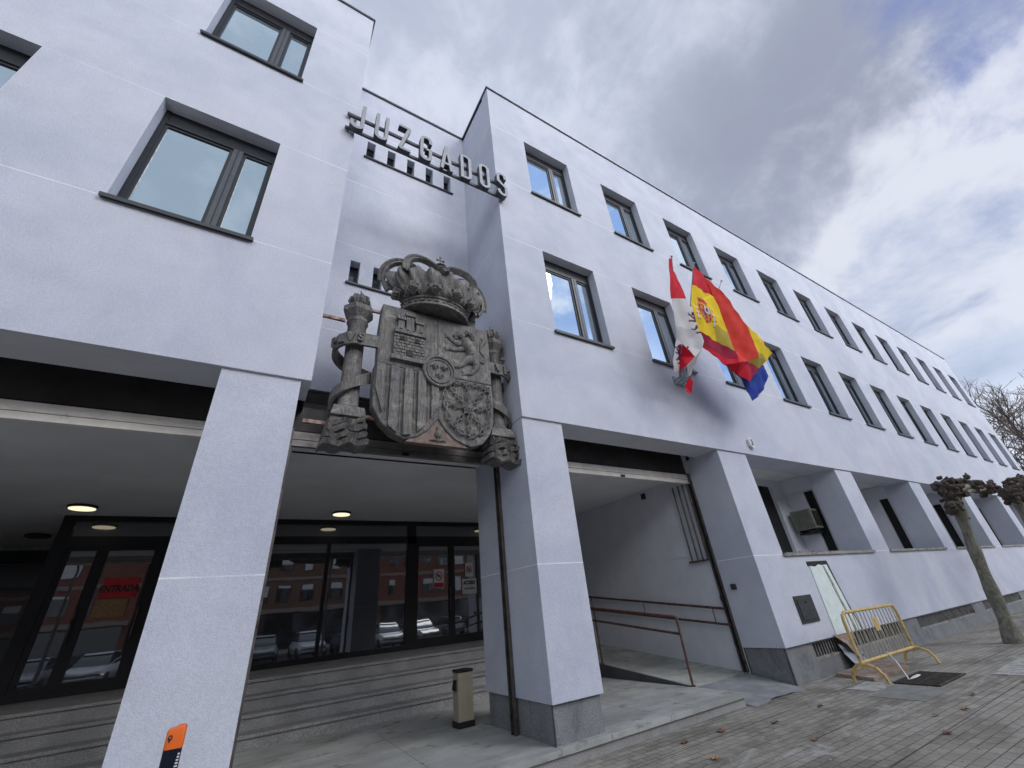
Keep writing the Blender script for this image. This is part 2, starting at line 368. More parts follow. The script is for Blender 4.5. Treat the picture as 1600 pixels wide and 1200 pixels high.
def lab(o, l): o['label'] = l; return o
def text_mb(body, size, fn, sx=1, bold=0):
    cu = bpy.data.curves.new('t', 'FONT'); cu.body = body; cu.size = size; cu.align_x = 'CENTER'; cu.align_y = 'CENTER'; cu.offset = bold
    o = bpy.data.objects.new('t', cu); COL.objects.link(o); dg = bpy.context.evaluated_depsgraph_get(); dg.update()
    me = o.evaluated_get(dg).to_mesh(); m = MB(); m.add([fn(v.co.x*sx, v.co.y) for v in me.vertices], [tuple(p.vertices) for p in me.polygons])
    o.evaluated_get(dg).to_mesh_clear(); bpy.data.objects.remove(o); bpy.data.curves.remove(cu); return m

# =================================================================== SETTING
Z0 = 4.32; ZR = 14.50; XL = .28; XR = 3.40; XE = 40.2; XW = -9.0
g = MB(); g.quad((-300, -300, -.004), (400, -300, -.004), (400, 300, -.004), (-300, 300, -.004)); struct(g.build('ground', 'asphalt'))
g = MB(); g.box(-40, 75, -3.2, 5.4, -.1, 0.0); struct(g.build('sidewalk', 'paving'))
g = MB(); g.box(-40, 75, -3.38, -3.2, -.1, .004); struct(g.build('kerb', 'kerb'))
g = MB(); g.box(-60, 90, -27.5, -20, -.1, .10); struct(g.build('far_pavement', 'kerb'))
g = MB(); g.box(XE+.6, 75, 5.4, 40, -.1, .0); struct(g.build('side_pavement', 'slab_grey'))
# entrance platform with its overhanging slabs, apron and steps
p = MB(); p.box(-9, 6.94, 5.0, 8.52, -.05, .105); p.box(6.94, 8.55, 5.93, 12.0, -.05, .145); struct(p.build('platform_base', 'granite_step'))
p = MB()
xs = [-9, -6.2, -3.1, -.7, 2.1, 3.42, 5.25, 6.955]
for a, b in zip(xs, xs[1:]):
    p.box(a+.003, b-.003, 4.965, 5.96, .108, .17); p.box(a+.003, b-.003, 5.964, 7.2, .108, .168); p.box(a+.003, b-.003, 7.204, 8.5, .108, .17)
struct(p.build('platform', 'platform_stone', bevel=.004))
# tread-like apron sloping from the platform to the pavement
p = MB(); nx, ny = 10, 8; vs = []
for i in range(nx+1):
    for j in range(ny+1):
        x = 6.96+(8.53-6.96)*i/nx; t = j/ny; ragged = 4.90+.05*math.sin(x*5.1)+.02*(i/nx)-.03*math.sin(x*13)
        y = ragged+(5.94-ragged)*t; z = .006+.150*min(1, t*1.05)**1.15
        vs.append((x, y, z))
p.add(vs, [(i*(ny+1)+j, (i+1)*(ny+1)+j, (i+1)*(ny+1)+j+1, i*(ny+1)+j+1) for i in range(nx) for j in range(ny)])
sk = len(p.v); p.v += [(x, y, -.02) for x, y, z in vs[:ny+1]]; p.f += [(j, j+1, sk+j+1, sk+j) for j in range(ny)]; p.m += [0]*ny
sk = len(p.v); fr = [i*(ny+1) for i in range(nx+1)]; p.v += [(vs[i][0], vs[i][1], -.02) for i in fr]; p.f += [(fr[k], fr[k+1], sk+k+1, sk+k) for k in range(nx)]; p.m += [0]*nx
struct(p.build('apron', 'apron_concrete', smooth=True))
p = MB(); pts = []
for i in range(16):
    x = 7.25+1.3*i/15; pts.append((x, 4.79+.16*math.sin(i*.9)*.4+.05*math.sin(i*2.3)+.15*i/15))
top = [(8.55, 5.0), (7.3, 4.93)]; poly = pts+top
p.add([(x, y, .004) for x, y in poly], [tuple(range(len(poly)))]); struct(p.build('asphalt_patch', 'asphalt_patch'))
# steps
st = MB(); nos = MB()
for k in range(4):
    y = 8.5+.32*k; zt = (.36, .555, .75, .95)[k]; zb = (.10, .36, .555, .75)[k]
    st.box(-9, 6.95, y, 15.9 if k == 3 else y+.5, zb-.04, zt-.045)
    for a, b in zip((-9, -6.5, -3.4, -.4, 2.3, 4.9), (-6.5, -3.4, -.4, 2.3, 4.9, 6.95)):
        nos.box(a+.002, b-.002, y-.035, 15.8 if k == 3 else y+.33, zt-.042, zt)
struct(st.build('steps', 'granite_step')); struct(nos.build('step_treads', 'granite_step', bevel=.004))
# ramp
rp = MB(); zr = lambda y: .172+.1*(y-5.98)
ya, yb = 5.98, 13.6
rp.hexa([(7.0, ya, .10), (8.55, ya, .10), (8.55, yb, .10), (7.0, yb, .10), (7.0, ya, .172), (8.55, ya, .172), (8.55, yb, zr(yb)), (7.0, yb, zr(yb))])
struct(rp.build('ramp', 'platform_stone'))
rc = MB(); rc.hexa([(6.96, ya, .12), (6.998, ya, .12), (6.998, yb, .12), (6.96, yb, .12), (6.96, ya, .176), (6.998, ya, .176), (6.998, yb, zr(yb)+.004), (6.96, yb, zr(yb)+.004)])
struct(rc.build('ramp_edge', 'dark_stone'))

# =================================================================== THE BUILDING
B = thing('courthouse_building', 'long pale grey stucco courthouse with deep square windows and open entrance bays between thick pillars', 'building', (0, 5, 0))
def wallY(m, y, x0, x1, z0, z1, holes, depth, rev=True):
    X = sorted({x0, x1}|{h[0] for h in holes}|{h[1] for h in holes}); Zs = sorted({z0, z1}|{h[2] for h in holes}|{h[3] for h in holes})
    for a, b in zip(X, X[1:]):
        for c_, e in zip(Zs, Zs[1:]):
            if any(h[0] <= a+1e-6 and b <= h[1]+1e-6 and h[2] <= c_+1e-6 and e <= h[3]+1e-6 for h in holes): continue
            m.quad((a, y, c_), (b, y, c_), (b, y, e), (a, y, e))
    if rev:
        for (a, b, c_, e) in holes:
            y2 = y+depth
            m.quad((a, y, c_), (a, y2, c_), (a, y2, e), (a, y, e)); m.quad((b, y, c_), (b, y2, c_), (b, y2, e), (b, y, e))
            m.quad((a, y, c_), (b, y, c_), (b, y2, c_), (a, y2, c_)); m.quad((a, y, e), (b, y, e), (b, y2, e), (a, y2, e))
WX = [4.426+2.781*i for i in range(13)]; WL = [-2.25, -5.01, -7.77]; WW = 1.485
ROWS = ((6.33, 8.56), (10.57, 12.75))
hr = [(x, x+WW, a, b) for x in WX for a, b in ROWS]; hl = [(x, x+WW, a, b) for x in WL for a, b in ROWS]
RD = .23
m = MB(); wallY(m, 5, XR, XE, Z0, ZR, hr, RD)
m.quad((XR, 5, Z0), (XR, 6.65, Z0), (XR, 6.65, ZR), (XR, 5, ZR))
m.quad((XE, 5, .5), (XE, 20, .5), (XE, 20, ZR), (XE, 5, ZR)); m.quad((XR, 20, 0), (XE, 20, 0), (XE, 20, ZR), (XR, 20, ZR))
lab(m.build('wall', 'stucco', B), 'long upper stucco wall of the right wing')
m = MB(); wallY(m, 5, XW, XL, Z0, ZR, hl, RD)
m.quad((XL, 5, Z0), (XL, 6.65, Z0), (XL, 6.65, ZR), (XL, 5, ZR)); m.quad((XW, 5, 0), (XW, 20, 0), (XW, 20, ZR), (XW, 5, ZR))
lab(m.build('wall', 'stucco', B), 'stucco wall of the projecting left block')
SU = [(.71+.5125*i, .91+.5125*i, 11.66, 12.32) for i in range(5)]; SLW = [(.71+.46*i, .90+.46*i, 7.54, 8.15) for i in range(5)]
m = MB(); wallY(m, 6.65, XL, XR, 5.06, ZR, SU+SLW, .22)
m.quad((XL, 6.65, 5.06), (XR, 6.65, 5.06), (XR, 7.0, 5.06), (XL, 7.0, 5.06))
lab(m.build('wall', 'stucco', B), 'recessed stucco wall between the two blocks')
m = MB(); m.box(XL, XR, 6.72, 6.8, 4.0, 5.04); m.box(XL, XR, 6.45, 6.72, 4.62, 4.70)
lab(m.build('lintel', 'housing', B), 'dark metal lintel over the middle bay')
# lower wall to the right of the ramp bay: openings into alcoves
AL = [(9.63+5.39*i, 13.99+5.39*i, 2.12, Z0) for i in range(5)]+[(36.58, XE-.9, 2.12, Z0)]
m = MB(); wallY(m, 5.035, 8.55, XE, .565, Z0, AL, .74)
m.quad((8.55, 5.035, .565), (8.55, 5.86, .565), (8.55, 5.86, Z0), (8.55, 5.035, Z0)); m.quad((XE, 5.035, .5), (XE, 5.2, .5), (XE, 5.2, Z0), (XE, 5.035, Z0))
m.quad((8.55, 5.035, .565), (XE, 5.035, .565), (XE, 5.12, .565), (8.55, 5.12, .565))
m.quad((8.55, 5.035, Z0-.001), (XE, 5.035, Z0-.001), (XE, 5.0, Z0-.001), (8.55, 5.0, Z0-.001))
lab(m.build('lower_wall', 'stucco', B), 'lower stucco wall under the alcoves')
alc = MB(); cl = MB()
for i, (a, b, c_, e) in enumerate(AL):
    dk = MB(); dk2 = MB()
    xa = a-.12; xb = b+.11; y0, y1 = 5.775, 6.62
    cl.quad((xa, y0, 4.40), (xb, y0, 4.40), (xb, y1, 4.40), (xa, y1, 4.40)); cl.quad((xa, y0, Z0), (xb, y0, Z0), (xb, y0, 4.40), (xa, y0, 4.40))
    # side walls with a beam step, back wall with a wide dark window, right side wall with a slit
    alc.quad((xa, y0, 2.1), (xa, y1, 2.1), (xa, y1, 4.4), (xa, y0, 4.4))
    alc.quad((xa, y0, 2.1), (xb, y0, 2.1), (xb, y1, 2.1), (xa, y1, 2.1))
    alc.quad((a, y0, 2.1), (xa, y0, 2.1), (xa, y0, 4.4), (a, y0, 4.4)); alc.quad((b, y0, 2.1), (xb, y0, 2.1), (xb, y0, 4.4), (b, y0, 4.4))
    wh = [(b-3.3, b-.56, 2.26, 4.22)]
    wallY(alc, y1, xa, xb, 2.1, 4.4, wh, .12)
    dk.quad((b-3.3, y1+.1, 2.26), (b-.56, y1+.1, 2.26), (b-.56, y1+.1, 4.22), (b-3.3, y1+.1, 4.22))
    # right side wall (facing left) with slit opening
    ys = (y0, 5.86, 6.12, y1)
    alc.quad((xb, ys[0], 2.1), (xb, ys[1], 2.1), (xb, ys[1], 4.4), (xb, ys[0], 4.4)); alc.quad((xb, ys[2], 2.1), (xb, ys[3], 2.1), (xb, ys[3], 4.4), (xb, ys[2], 4.4))
    alc.quad((xb, ys[1], 3.93), (xb, ys[2], 3.93), (xb, ys[2], 4.4), (xb, ys[1], 4.4)); alc.quad((xb, ys[1], 2.1), (xb, ys[2], 2.1), (xb, ys[2], 2.2), (xb, ys[1], 2.2))
    dk2.quad((xb+.06, ys[1], 2.2), (xb+.06, ys[2], 2.2), (xb+.06, ys[2], 3.93), (xb+.06, ys[1], 3.93))
    alc.box(xb-.05, xb-.001, y0, y1, 3.98, 4.39)
    alc.quad((xb, ys[2], 2.2), (xb+.06, ys[2], 2.2), (xb+.06, ys[2], 3.93), (xb, ys[2], 3.93))
    lab(dk.build('alcove_window', 'black_void', B), 'wide dark window at the back of an alcove'); lab(dk2.build('alcove_window', 'black_void', B), 'narrow dark slit window on the side of an alcove')
    si = MB(); si.box(a-.02, b+.02, 4.99, 5.775, 2.075, 2.135); si.build('alcove_sill', 'stone_sill', B, bevel=.006)
alc.build('alcove_wall', 'stucco_shade', B); cl.build('alcove_ceiling', 'white_ceiling', B)
# plinth with ventilation grilles
VG = [(9.50, 10.95, .27, .53), (11.05, 13.85, .27, .53)]+[(14.72+5.39*i, 19.1+5.39*i, .27, .53) for i in range(5)]
m = MB(); wallY(m, 5.085, 8.58, XE-.03, -.05, .566, VG, .09)
m.quad((8.58, 5.085, 0), (8.58, 5.86, 0), (8.58, 5.86, .566), (8.58, 5.085, .566)); m.quad((XE-.03, 5.085, 0), (XE-.03, 19, 0), (XE-.03, 19, .56), (XE-.03, 5.085, .56))
lab(m.build('plinth', 'granite', B), 'grey granite plinth along the foot of the right wing')
m = MB(); m.box(8.575, 8.6, 5.07, 5.10, 0, .56); m.build('plinth_joint', 'dark_stone', B)
for x in (12.4, 16.9, 22.3, 27.6, 33.0): m = MB(); m.box(x, x+.006, 5.0835, 5.1, 0, .26); m.build('plinth_joint', 'dark_stone', B)
for i, (a, b, c_, e) in enumerate(VG):
    gmb = MB(); gmb.cur = 1; gmb.quad((a, 5.174, c_), (b, 5.174, c_), (b, 5.174, e), (a, 5.174, e)); gmb.cur = 0
    gmb.box(a, b, 5.078, 5.13, c_, c_+.035); gmb.box(a, a+.03, 5.09, 5.13, c_, e); gmb.box(b-.03, b, 5.09, 5.13, c_, e)
    k = a+.1
    while k < b-.05: gmb.box(k, k+.026, 5.122, 5.134, c_+.035, e); k += .105
    gmb.build('ventilation_grille', ['stone_sill', 'black_void'], B)
# pillars
def pillar(x0, x1, label):
    q = MB(); q.box(x0, x1, 5.035, 6.76, .565, Z0+.15); o = q.build('pillar', 'stucco', B); lab(o, label)
    q = MB(); q.box(x0+.03, x1-.03, 5.085, 6.72, .12, .566); q.build('pillar_base', 'granite', o)
    q = MB(); q.box(x0+.022, x0+.032, 5.077, 5.10, .17, .566); q.build('base_joint', 'dark_stone', o)
pillar(-.655, .17, 'pillar left of the middle bay'); pillar(3.41, 4.215, 'pillar right of the middle bay'); pillar(-6.2, -5.35, 'pillar at the far left')
# soffits and entrance ceiling
m = MB(); m.box(XW, XL-.002, 5.002, 5.6, Z0, Z0+.3); m.box(XR+.002, 8.55, 5.002, 5.6, Z0, Z0+.3)
m.box(8.55, XE-.01, 5.04, 5.775, Z0+.002, Z0+.3)
m.build('soffit', 'stucco_shade', B)
m = MB(); m.box(XW, 8.55, 6.05, 16, 4.0, 4.15); m.build('entrance_ceiling', 'ceiling', B)
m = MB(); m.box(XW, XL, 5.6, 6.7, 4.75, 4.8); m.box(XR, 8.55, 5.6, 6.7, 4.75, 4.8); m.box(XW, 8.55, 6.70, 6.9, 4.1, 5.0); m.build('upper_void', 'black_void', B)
m = MB(); wallX = 8.55
m.quad((8.552, 5.86, .1), (8.552, 14, .1), (8.552, 14, 4.75), (8.552, 5.86, 4.75)); m.build('ramp_wall', 'stucco_shade', B)
m = MB(); m.box(XW, -3.15, 15.5, 15.6, .9, 4.0); m.box(XW-.1, XW, 6, 15.6, 0, 4); m.box(-3.25, 8.55, 14.8, 14.9, .9, 4.0); m.build('inner_wall', 'stucco_shade', B)
# wall facets under the building (roof, back) keep light out
m = MB(); m.box(XW, XL, 5.3, 20, ZR-.1, ZR-.01); m.box(XL, XR, 6.7, 20, ZR-.1, ZR-.01); m.box(XR, XE, 5.3, 20, ZR-.1, ZR-.01)
m.build('roof', 'coping', B)
m = MB()
def cop(x0, x1, y0, y1): m.cur = 0; m.box(x0, x1, y0, y1, ZR, ZR+.05); m.cur = 1; m.box(x0+.004, x1-.004, y0+.004, y1-.004, ZR+.05, ZR+.085)
cop(XR-.035, XE+.035, 4.965, 5.3); cop(XR-.035, XR+.3, 5.304, 6.6); cop(XW, XL+.035, 4.965, 5.3); cop(XL-.2, XL+.035, 5.304, 6.6); cop(XL, XR, 6.604, 6.95); cop(XE-.25, XE+.035, 5.304, 20)
m.build('roof_coping', ['coping', 'coping_light'], B)
# windows
def window(x, z0, z1, y=5.0, ww=WW, label=None):
    f = MB(); yf = y+RD-.03; yb_ = y+RD+.06; fw = .06
    f.box(x, x+fw, yf, yb_, z0, z1); f.box(x+ww-fw, x+ww, yf, yb_, z0, z1); f.box(x+fw, x+ww-fw, yf, yb_, z0, z0+.05)
    f.box(x+fw, x+ww-fw, yf+.01, yb_, z1-.26, z1)                      # roller box
    f.box(x+fw, x+ww-fw, yf-.004, yb_, z1-.30, z1-.262)
    mx = x+ww*.655; f.cur = 1; f.box(mx-.065, mx+.065, yf-.012, yb_, z0+.05, z1-.30); f.cur = 0
    f.box(mx-.008, mx+.008, yf-.018, yf, z0+.05, z1-.30)
    # sashes
    for a, b in ((x+fw, mx-.065), (mx+.065, x+ww-fw)):
        f.box(a, a+.045, yf+.015, yb_, z0+.05, z1-.30); f.box(b-.045, b, yf+.015, yb_, z0+.05, z1-.30); f.box(a+.045, b-.045, yf+.015, yb_, z0+.05, z0+.10); f.box(a+.045, b-.045, yf+.015, yb_, z1-.345, z1-.30)
    o = f.build('window', ['frame', 'frame_light'], B)
    for a, b in ((x+fw+.045, mx-.11), (mx+.11, x+ww-fw-.045)):
        q = MB(); q.box(a, b, yf+.035, yf+.045, z0+.10, z1-.345); q.build('pane', 'window_glass', o)
    s_ = MB(); s_.box(x-.04, x+ww+.04, y-.055, y+RD, z0-.035, z0+.004); s_.box(x-.04, x+ww+.04, y-.055, y-.045, z0-.055, z0-.035); s_.build('sill', 'sill', o)
for x in WX:
    for a, b in ROWS: window(x, a, b)
for x in WL:
    for a, b in ROWS: window(x, a, b)
for h in SU+SLW:
    f = MB(); f.box(h[0], h[1], 6.84, 6.88, h[2], h[2]+.03); f.box(h[0], h[1], 6.84, 6.88, h[3]-.03, h[3]); f.box(h[0], h[0]+.02, 6.84, 6.88, h[2]+.03, h[3]-.03); f.box(h[1]-.02, h[1], 6.84, 6.88, h[2]+.03, h[3]-.03)
    o = f.build('slit_window', 'frame', B); q = MB(); q.box(h[0]+.02, h[1]-.02, 6.855, 6.865, h[2]+.03, h[3]-.03); q.build('pane', 'dark_glass', o)
m = MB(); m.box(.66, 3.02, 6.60, 6.66, 11.62, 11.655); m.build('slit_sill', 'sill', B); m = MB(); m.box(.66, 2.86, 6.60, 6.66, 7.50, 7.535); m.build('slit_sill', 'sill', B)
# shutter housings, rails and tracks
for x0, x1 in ((XW, -.66), (.18, 3.4), (4.22, 8.54)):
    c0 = .18 if x0 == .18 else x0
    q = MB(); q.box(c0, x1, 5.97, 6.04, 4.035, 4.74 if x0 != .18 else 4.40); q.box(c0, x1, 5.955, 6.03, 4.028, 4.045)
    h_ = q.build('shutter_housing', 'housing', B)
    q = MB(); q.box(c0, x1, 5.94, 6.0, 3.895, 4.005); q.box(c0, x1, 5.948, 5.99, 3.84, 3.888); q.box(c0, x1, 5.93, 6.0, 3.795, 3.833); q.build('shutter_rail', 'aluminium' if x0 != .18 else 'rail_dull', B)
    q = MB(); q.box(c0, x1, 5.955, 6.0, 3.889, 3.895); q.box(c0, x1, 5.955, 6.02, 4.005, 4.028); q.build('rail_gap', 'black_void', B)
    q = MB(); q.box((c0+x1)/2-.05, (c0+x1)/2+.05, 5.90, 5.93, 3.80, 3.84); q.build('shutter_lock', 'black_plastic', B)
for x, s_ in ((-.66, -1), (.175, 1), (3.405, -1), (8.545, -1)):
    q = MB(); q.cur = 0; q.box(min(x, x+s_*.05), max(x, x+s_*.05), 5.875, 5.90, .172, 4.02); q.box(min(x, x+s_*.05), max(x, x+s_*.05), 5.965, 5.99, .172, 4.02)
    q.cur = 1; q.box(min(x, x+s_*.02), max(x, x+s_*.02), 5.90, 5.965, .172, 4.02); q.build('shutter_track', ['steel_track', 'black_void'], B)
# entrance glazing
YG = 11.65; GT = 4.0; GB = .95
def bars(lst, name, mt='frame_dark', d=.06):
    q = MB()
    for a, b, c_, e in lst: q.box(a, b, YG-d, YG+.03, c_, e)
    return q.build(name, mt, B)
bars([(-3.28, -3.08, GB, GT), (-3.08, 8.5, 3.88, GT), (-3.08, 8.5, 3.42, 3.60), (-3.08, 8.5, GB, 1.06), (3.67, 3.9, 1.06, 3.88), (-1.62, -1.30, 1.06, 3.42), (1.64, 1.72, 1.06, 3.42), (-.35, -.2, 1.06, 3.42), (6.0, 6.2, 1.06, 3.88)], 'entrance_frame')
for (a, b) in ((-3.08, -2.52), (-2.52, -1.62), (3.9, 4.95), (4.95, 6.0)):
    q = MB(); w_ = .09
    q.box(a, a+w_, YG-.045, YG+.01, 1.06, 3.42); q.box(b-w_, b, YG-.045, YG+.01, 1.06, 3.42); q.box(a+w_, b-w_, YG-.045, YG+.01, 1.06, 1.15); q.box(a+w_, b-w_, YG-.045, YG+.01, 3.33, 3.42)
    o = q.build('entrance_door', 'frame_dark', B)
    q = MB(); q.box(a+w_, b-w_, YG-.02, YG-.012, 1.15, 3.33); q.build('door_pane', 'entrance_glass', o)
    q = MB(); q.tube([(b-.06, YG-.07, 1.75), (b-.06, YG-.10, 1.8), (b-.06, YG-.10, 2.25), (b-.06, YG-.07, 2.3)], .012, 6); q.build('door_handle', 'steel_track', o)
for (a, b, c_, e) in ((-3.08, 3.67, 3.60, 3.88), (3.9, 6.0, 3.60, 3.88), (6.2, 8.5, 1.06, 3.88), (-1.30, -.35, 1.06, 3.42), (-.2, 1.64, 1.06, 3.42), (1.72, 3.67, 1.06, 3.42)):
    q = MB(); q.box(a, b, YG-.01, YG-.002, c_, e); q.build('entrance_pane', 'entrance_glass', B)
# dark glazed doors of the deeper hall on the left
q = MB(); q.box(-3.27, -3.20, YG+.03, 15.5, GB, 4.0); q.box(-5.5, -5.2, 15.3, 15.5, .95, 3.7); q.box(-8.0, -3.28, 15.3, 15.5, 3.6, 3.9); q.build('hall_partition', 'frame_dark', B)
q = MB(); q.box(-8.0, -3.28, 15.4, 15.42, .95, 3.6); q.build('hall_glazing', 'dark_glass', B)
# niche with vertical pipes beside the ramp
q = MB(); q.box(8.47, 8.55, 5.98, 6.5, 2.15, 2.18); q.build('niche_sill', 'rust', B)
for y in (6.02, 6.14, 6.27, 6.42):
    q = MB(); q.tube([(8.50, y, 2.18), (8.50, y, 3.82)], .017, 8); q.build('niche_pipe', 'steel_track', B)
q = MB(); q.box(8.535, 8.551, 6.55, 6.95, 2.3, 3.86); q.build('niche_panel', 'stucco_shade', B)

# =================================================================== JUZGADOS sign
sg = thing('building_sign', 'raised grey metal letters reading JUZGADOS on two bars across the recess', 'sign', (1.85, 4.95, 9.6))
q = MB(); q.box(.10, 3.52, 4.925, 4.965, 10.11, 10.185); lab(q.build('sign_bar', 'letter_side', sg), 'upper bar behind the letters')
q = MB(); q.box(.10, 3.52, 4.925, 4.965, 9.67, 9.735); lab(q.build('sign_bar', 'letter_side', sg), 'lower bar behind the letters')
for x in (.14, 3.47):
    for z in (10.13, 9.69): q = MB(); q.box(x, x+.03, 4.964, 5.0, z, z+.03); q.build('sign_bracket', 'letter_side', sg)
h, wd = .80, .25; tk = .066; r_ = .10
def arc(cx, cz, r, a0, a1, n=6): return [(cx+r*math.cos(R(a0+(a1-a0)*i/n)), cz+r*math.sin(R(a0+(a1-a0)*i/n))) for i in range(n+1)]
e = tk/2; L_, R_, T_, Bo = e, wd-e, h-e, e; rr = wd/2-e
GL = {
 'J': [[(R_, h)]+[(R_, Bo+rr)]+arc(wd/2, Bo+rr, rr, 0, -180)+[(L_, Bo+rr+.09)]],
 'U': [[(L_, h), (L_, Bo+rr)]+arc(wd/2, Bo+rr, rr, 180, 360)+[(R_, h)]],
 'Z': [[(0, T_), (R_+.01, T_)], [(R_-.005, T_), (L_+.005, Bo)], [(L_, Bo), (wd, Bo)]],
 'G': [arc(wd/2, T_-rr, rr, 0, 180)+arc(wd/2, Bo+rr, rr, 180, 360)+[(R_, h*.46), (wd*.5, h*.46)], [(R_, T_-rr), (R_, T_-rr-.09)]],
 'A': [[(0+e*.6, 0), (wd/2, h-.005)], [(wd/2, h-.005), (wd-e*.6, 0)], [(wd*.2, h*.24), (wd*.8, h*.24)]],
 'D': [[(L_, 0), (L_, h)], [(L_, T_), (wd*.45, T_)]+arc(wd/2, T_-rr, rr, 80, 0)+arc(wd/2, Bo+rr, rr, 0, -80)+[(L_, Bo)]],
 'O': [arc(wd/2, T_-rr, rr, 0, 180)+arc(wd/2, Bo+rr, rr, 180, 360)+[(R_, T_-rr)]],
 'S': [[(R_, T_-rr-.06)]+arc(wd/2, T_-rr, rr, 0, 180)+[(L_, h*.60), (R_, h*.40)]+arc(wd/2, Bo+rr, rr, 0, -180)+[(L_, Bo+rr+.06)]],
}
for i, ch in enumerate('JUZGADOS'):
    q = MB(); x0 = .16+.4465*i; z0 = 9.60
    for si, s_ in enumerate(GL[ch]):
        pts = [(x0+a, z0+b) for a, b in s_]; q.cur = 0; q.stroke(pts, tk, 4.805-.0015*si, 4.813)
        q.cur = 1; q.stroke(pts, tk*.985, 4.8131, 4.925-.0015*si)
    q.build('letter', ['letter_metal', 'letter_side'], sg)
# house number plate
hn = thing('house_number', 'small white number plate on the wall above the pillar right of the ramp', 'plate', (9.93, 5, 4.6))
q = MB(); q.prism([(9.93+.11*math.cos(R(a)), 4.60+.15*math.sin(R(a))) for a in (30, 90, 150, 210, 270, 330)], 4.93, 4.999); q.build('plate', 'white_plastic', hn, bevel=.012)
q = text_mb('3', .2, lambda a, b: (9.93+a, 4.926, 4.60+b), 1, .008); q.build('digit', 'ink', hn)

# =================================================================== COAT OF ARMS (carved, hanging in the recess)
K = thing('coat_of_arms', 'huge weathered carved coat of arms with crown, quartered shield and two ribboned columns', 'sculpture', (2.0, 5.3, 3.7))
YS = 5.17
WD = 'weathered_wood'
def fillz(t): return t
outline = [(1.08, 4.9), (1.06, 4.5), (1.08, 4.18), (1.20, 3.97), (1.36, 3.83), (1.54, 3.76), (1.72, 3.82), (1.88, 3.94), (2.03, 4.14), (2.14, 3.98), (2.28, 3.85), (2.44, 3.78), (2.58, 3.76), (2.74, 3.82), (2.88, 3.98), (2.96, 4.2), (2.98, 4.5), (2.97, 4.9)]
def sc(p): return (1.0+(p[0]-1.0)*.985, p[1]-(0.06*(p[1]-3.7)/2.3)*0)
sh = MB()
lower = [(1.07, 4.885)]+outline[1:17]+[(2.97, 4.885)]
sh.prism(lower[::-1], YS, 5.36); sh.prism([(1.09, 4.895), (2.97, 4.895), (2.975, 5.6), (2.955, 6.00), (1.11, 6.00), (1.085, 5.5)], YS, 5.36)
shield = sh.build('shield', WD, K, bevel=.025)
# grooves between quarters
q = MB(); q.box(2.012, 2.03, YS-.006, YS+.01, 4.9, 5.98); q.box(1.09, 2.96, YS-.006, YS+.01, 4.882, 4.902); q.box(2.025, 2.04, YS-.006, YS+.01, 4.16, 4.88); q.build('quarter_groove', 'dark_stone', shield)
# castle
q = MB()
def bk(x0, x1, z0, z1, d): q.box(x0, x1, YS-d, YS+.01, z0, z1)
bk(1.27, 1.80, 4.98, 5.05, .075); bk(1.30, 1.78, 5.05, 5.46, .05); bk(1.30, 1.80, 5.46, 5.52, .085)
for i in range(5): bk(1.305+.105*i, 1.365+.105*i, 5.52, 5.56, .075)
for x0, x1, zt in ((1.35, 1.45, 5.72), (1.48, 1.60, 5.82), (1.64, 1.74, 5.71)):
    bk(x0, x1, 5.56, zt, .055); bk(x0-.02, x1+.02, zt, zt+.035, .08)
    for k in range(3): bk(x0-.02+.05*k, x0+.01+.05*k, zt+.035, zt+.07, .075)
for r in range(7):   # masonry courses
    for k in range(6):
        xo = 1.305+.08*k+(.03 if r % 2 else 0); bk(xo, min(1.775, xo+.07), 5.06+.056*r, 5.106+.056*r, .062+.003*((r*k) % 3))
q.build('castle_relief', WD, shield, bevel=.004)
q = MB()
for x, z, s_ in ((1.42, 5.33, .035), (1.66, 5.33, .035), (1.545, 5.06, .05)):
    q.prism([(x-s_, z), (x+s_, z)]+arc(x, z+s_*1.3, s_, 0, 180, 6), YS-.078, YS-.04)
q.build('castle_opening', 'black_void', shield)
# lion rampant built from tapering strokes, facing left
LION = [  # list of (points (x,z) , radii) in a unit box roughly 0..1
 ([(.46, .80), (.52, .68), (.60, .56), (.66, .44), (.62, .33)], [.10, .135, .11, .10, .09]),      # trunk
 ([(.30, .86), (.38, .89), (.46, .86)], [.05, .085, .09]), ([(.30, .86), (.24, .82)], [.045, .03]), ([(.32, .80), (.26, .78)], [.03, .02]),  # head, muzzle, jaw
 ([(.44, .98), (.52, .92), (.58, .80), (.60, .68)], [.02, .05, .055, .03]), ([(.52, .99), (.60, .90), (.64, .78)], [.02, .035, .02]),         # mane
 ([(.44, .70), (.32, .66), (.20, .72), (.12, .80)], [.07, .05, .035, .04]), ([(.12, .80), (.06, .86)], [.025, .012]), ([(.12, .80), (.04, .80)], [.022, .01]), ([(.12, .80), (.06, .74)], [.022, .01]),
 ([(.48, .60), (.36, .54), (.26, .50), (.14, .50)], [.06, .045, .035, .035]), ([(.14, .50), (.05, .54)], [.022, .01]), ([(.14, .50), (.04, .49)], [.022, .01]), ([(.14, .50), (.07, .44)], [.022, .01]),
 ([(.60, .36), (.48, .30), (.40, .20), (.32, .14), (.22, .13)], [.095, .075, .045, .035, .03]), ([(.22, .13), (.12, .17)], [.022, .01]), ([(.22, .13), (.12, .11)], [.022, .01]),
 ([(.66, .36), (.72, .24), (.66, .12), (.58, .04), (.48, .02)], [.09, .075, .045, .035, .03]), ([(.48, .02), (.39, .05)], [.022, .01]), ([(.48, .02), (.40, -.02)], [.022, .01]),
 ([(.72, .40), (.86, .34), (.92, .48), (.82, .60), (.84, .76), (.92, .86)], [.03, .025, .022, .022, .03, .04]), ([(.92, .86), (.84, .94)], [.03, .01]), ([(.92, .86), (.99, .93)], [.03, .01])]
q = MB()
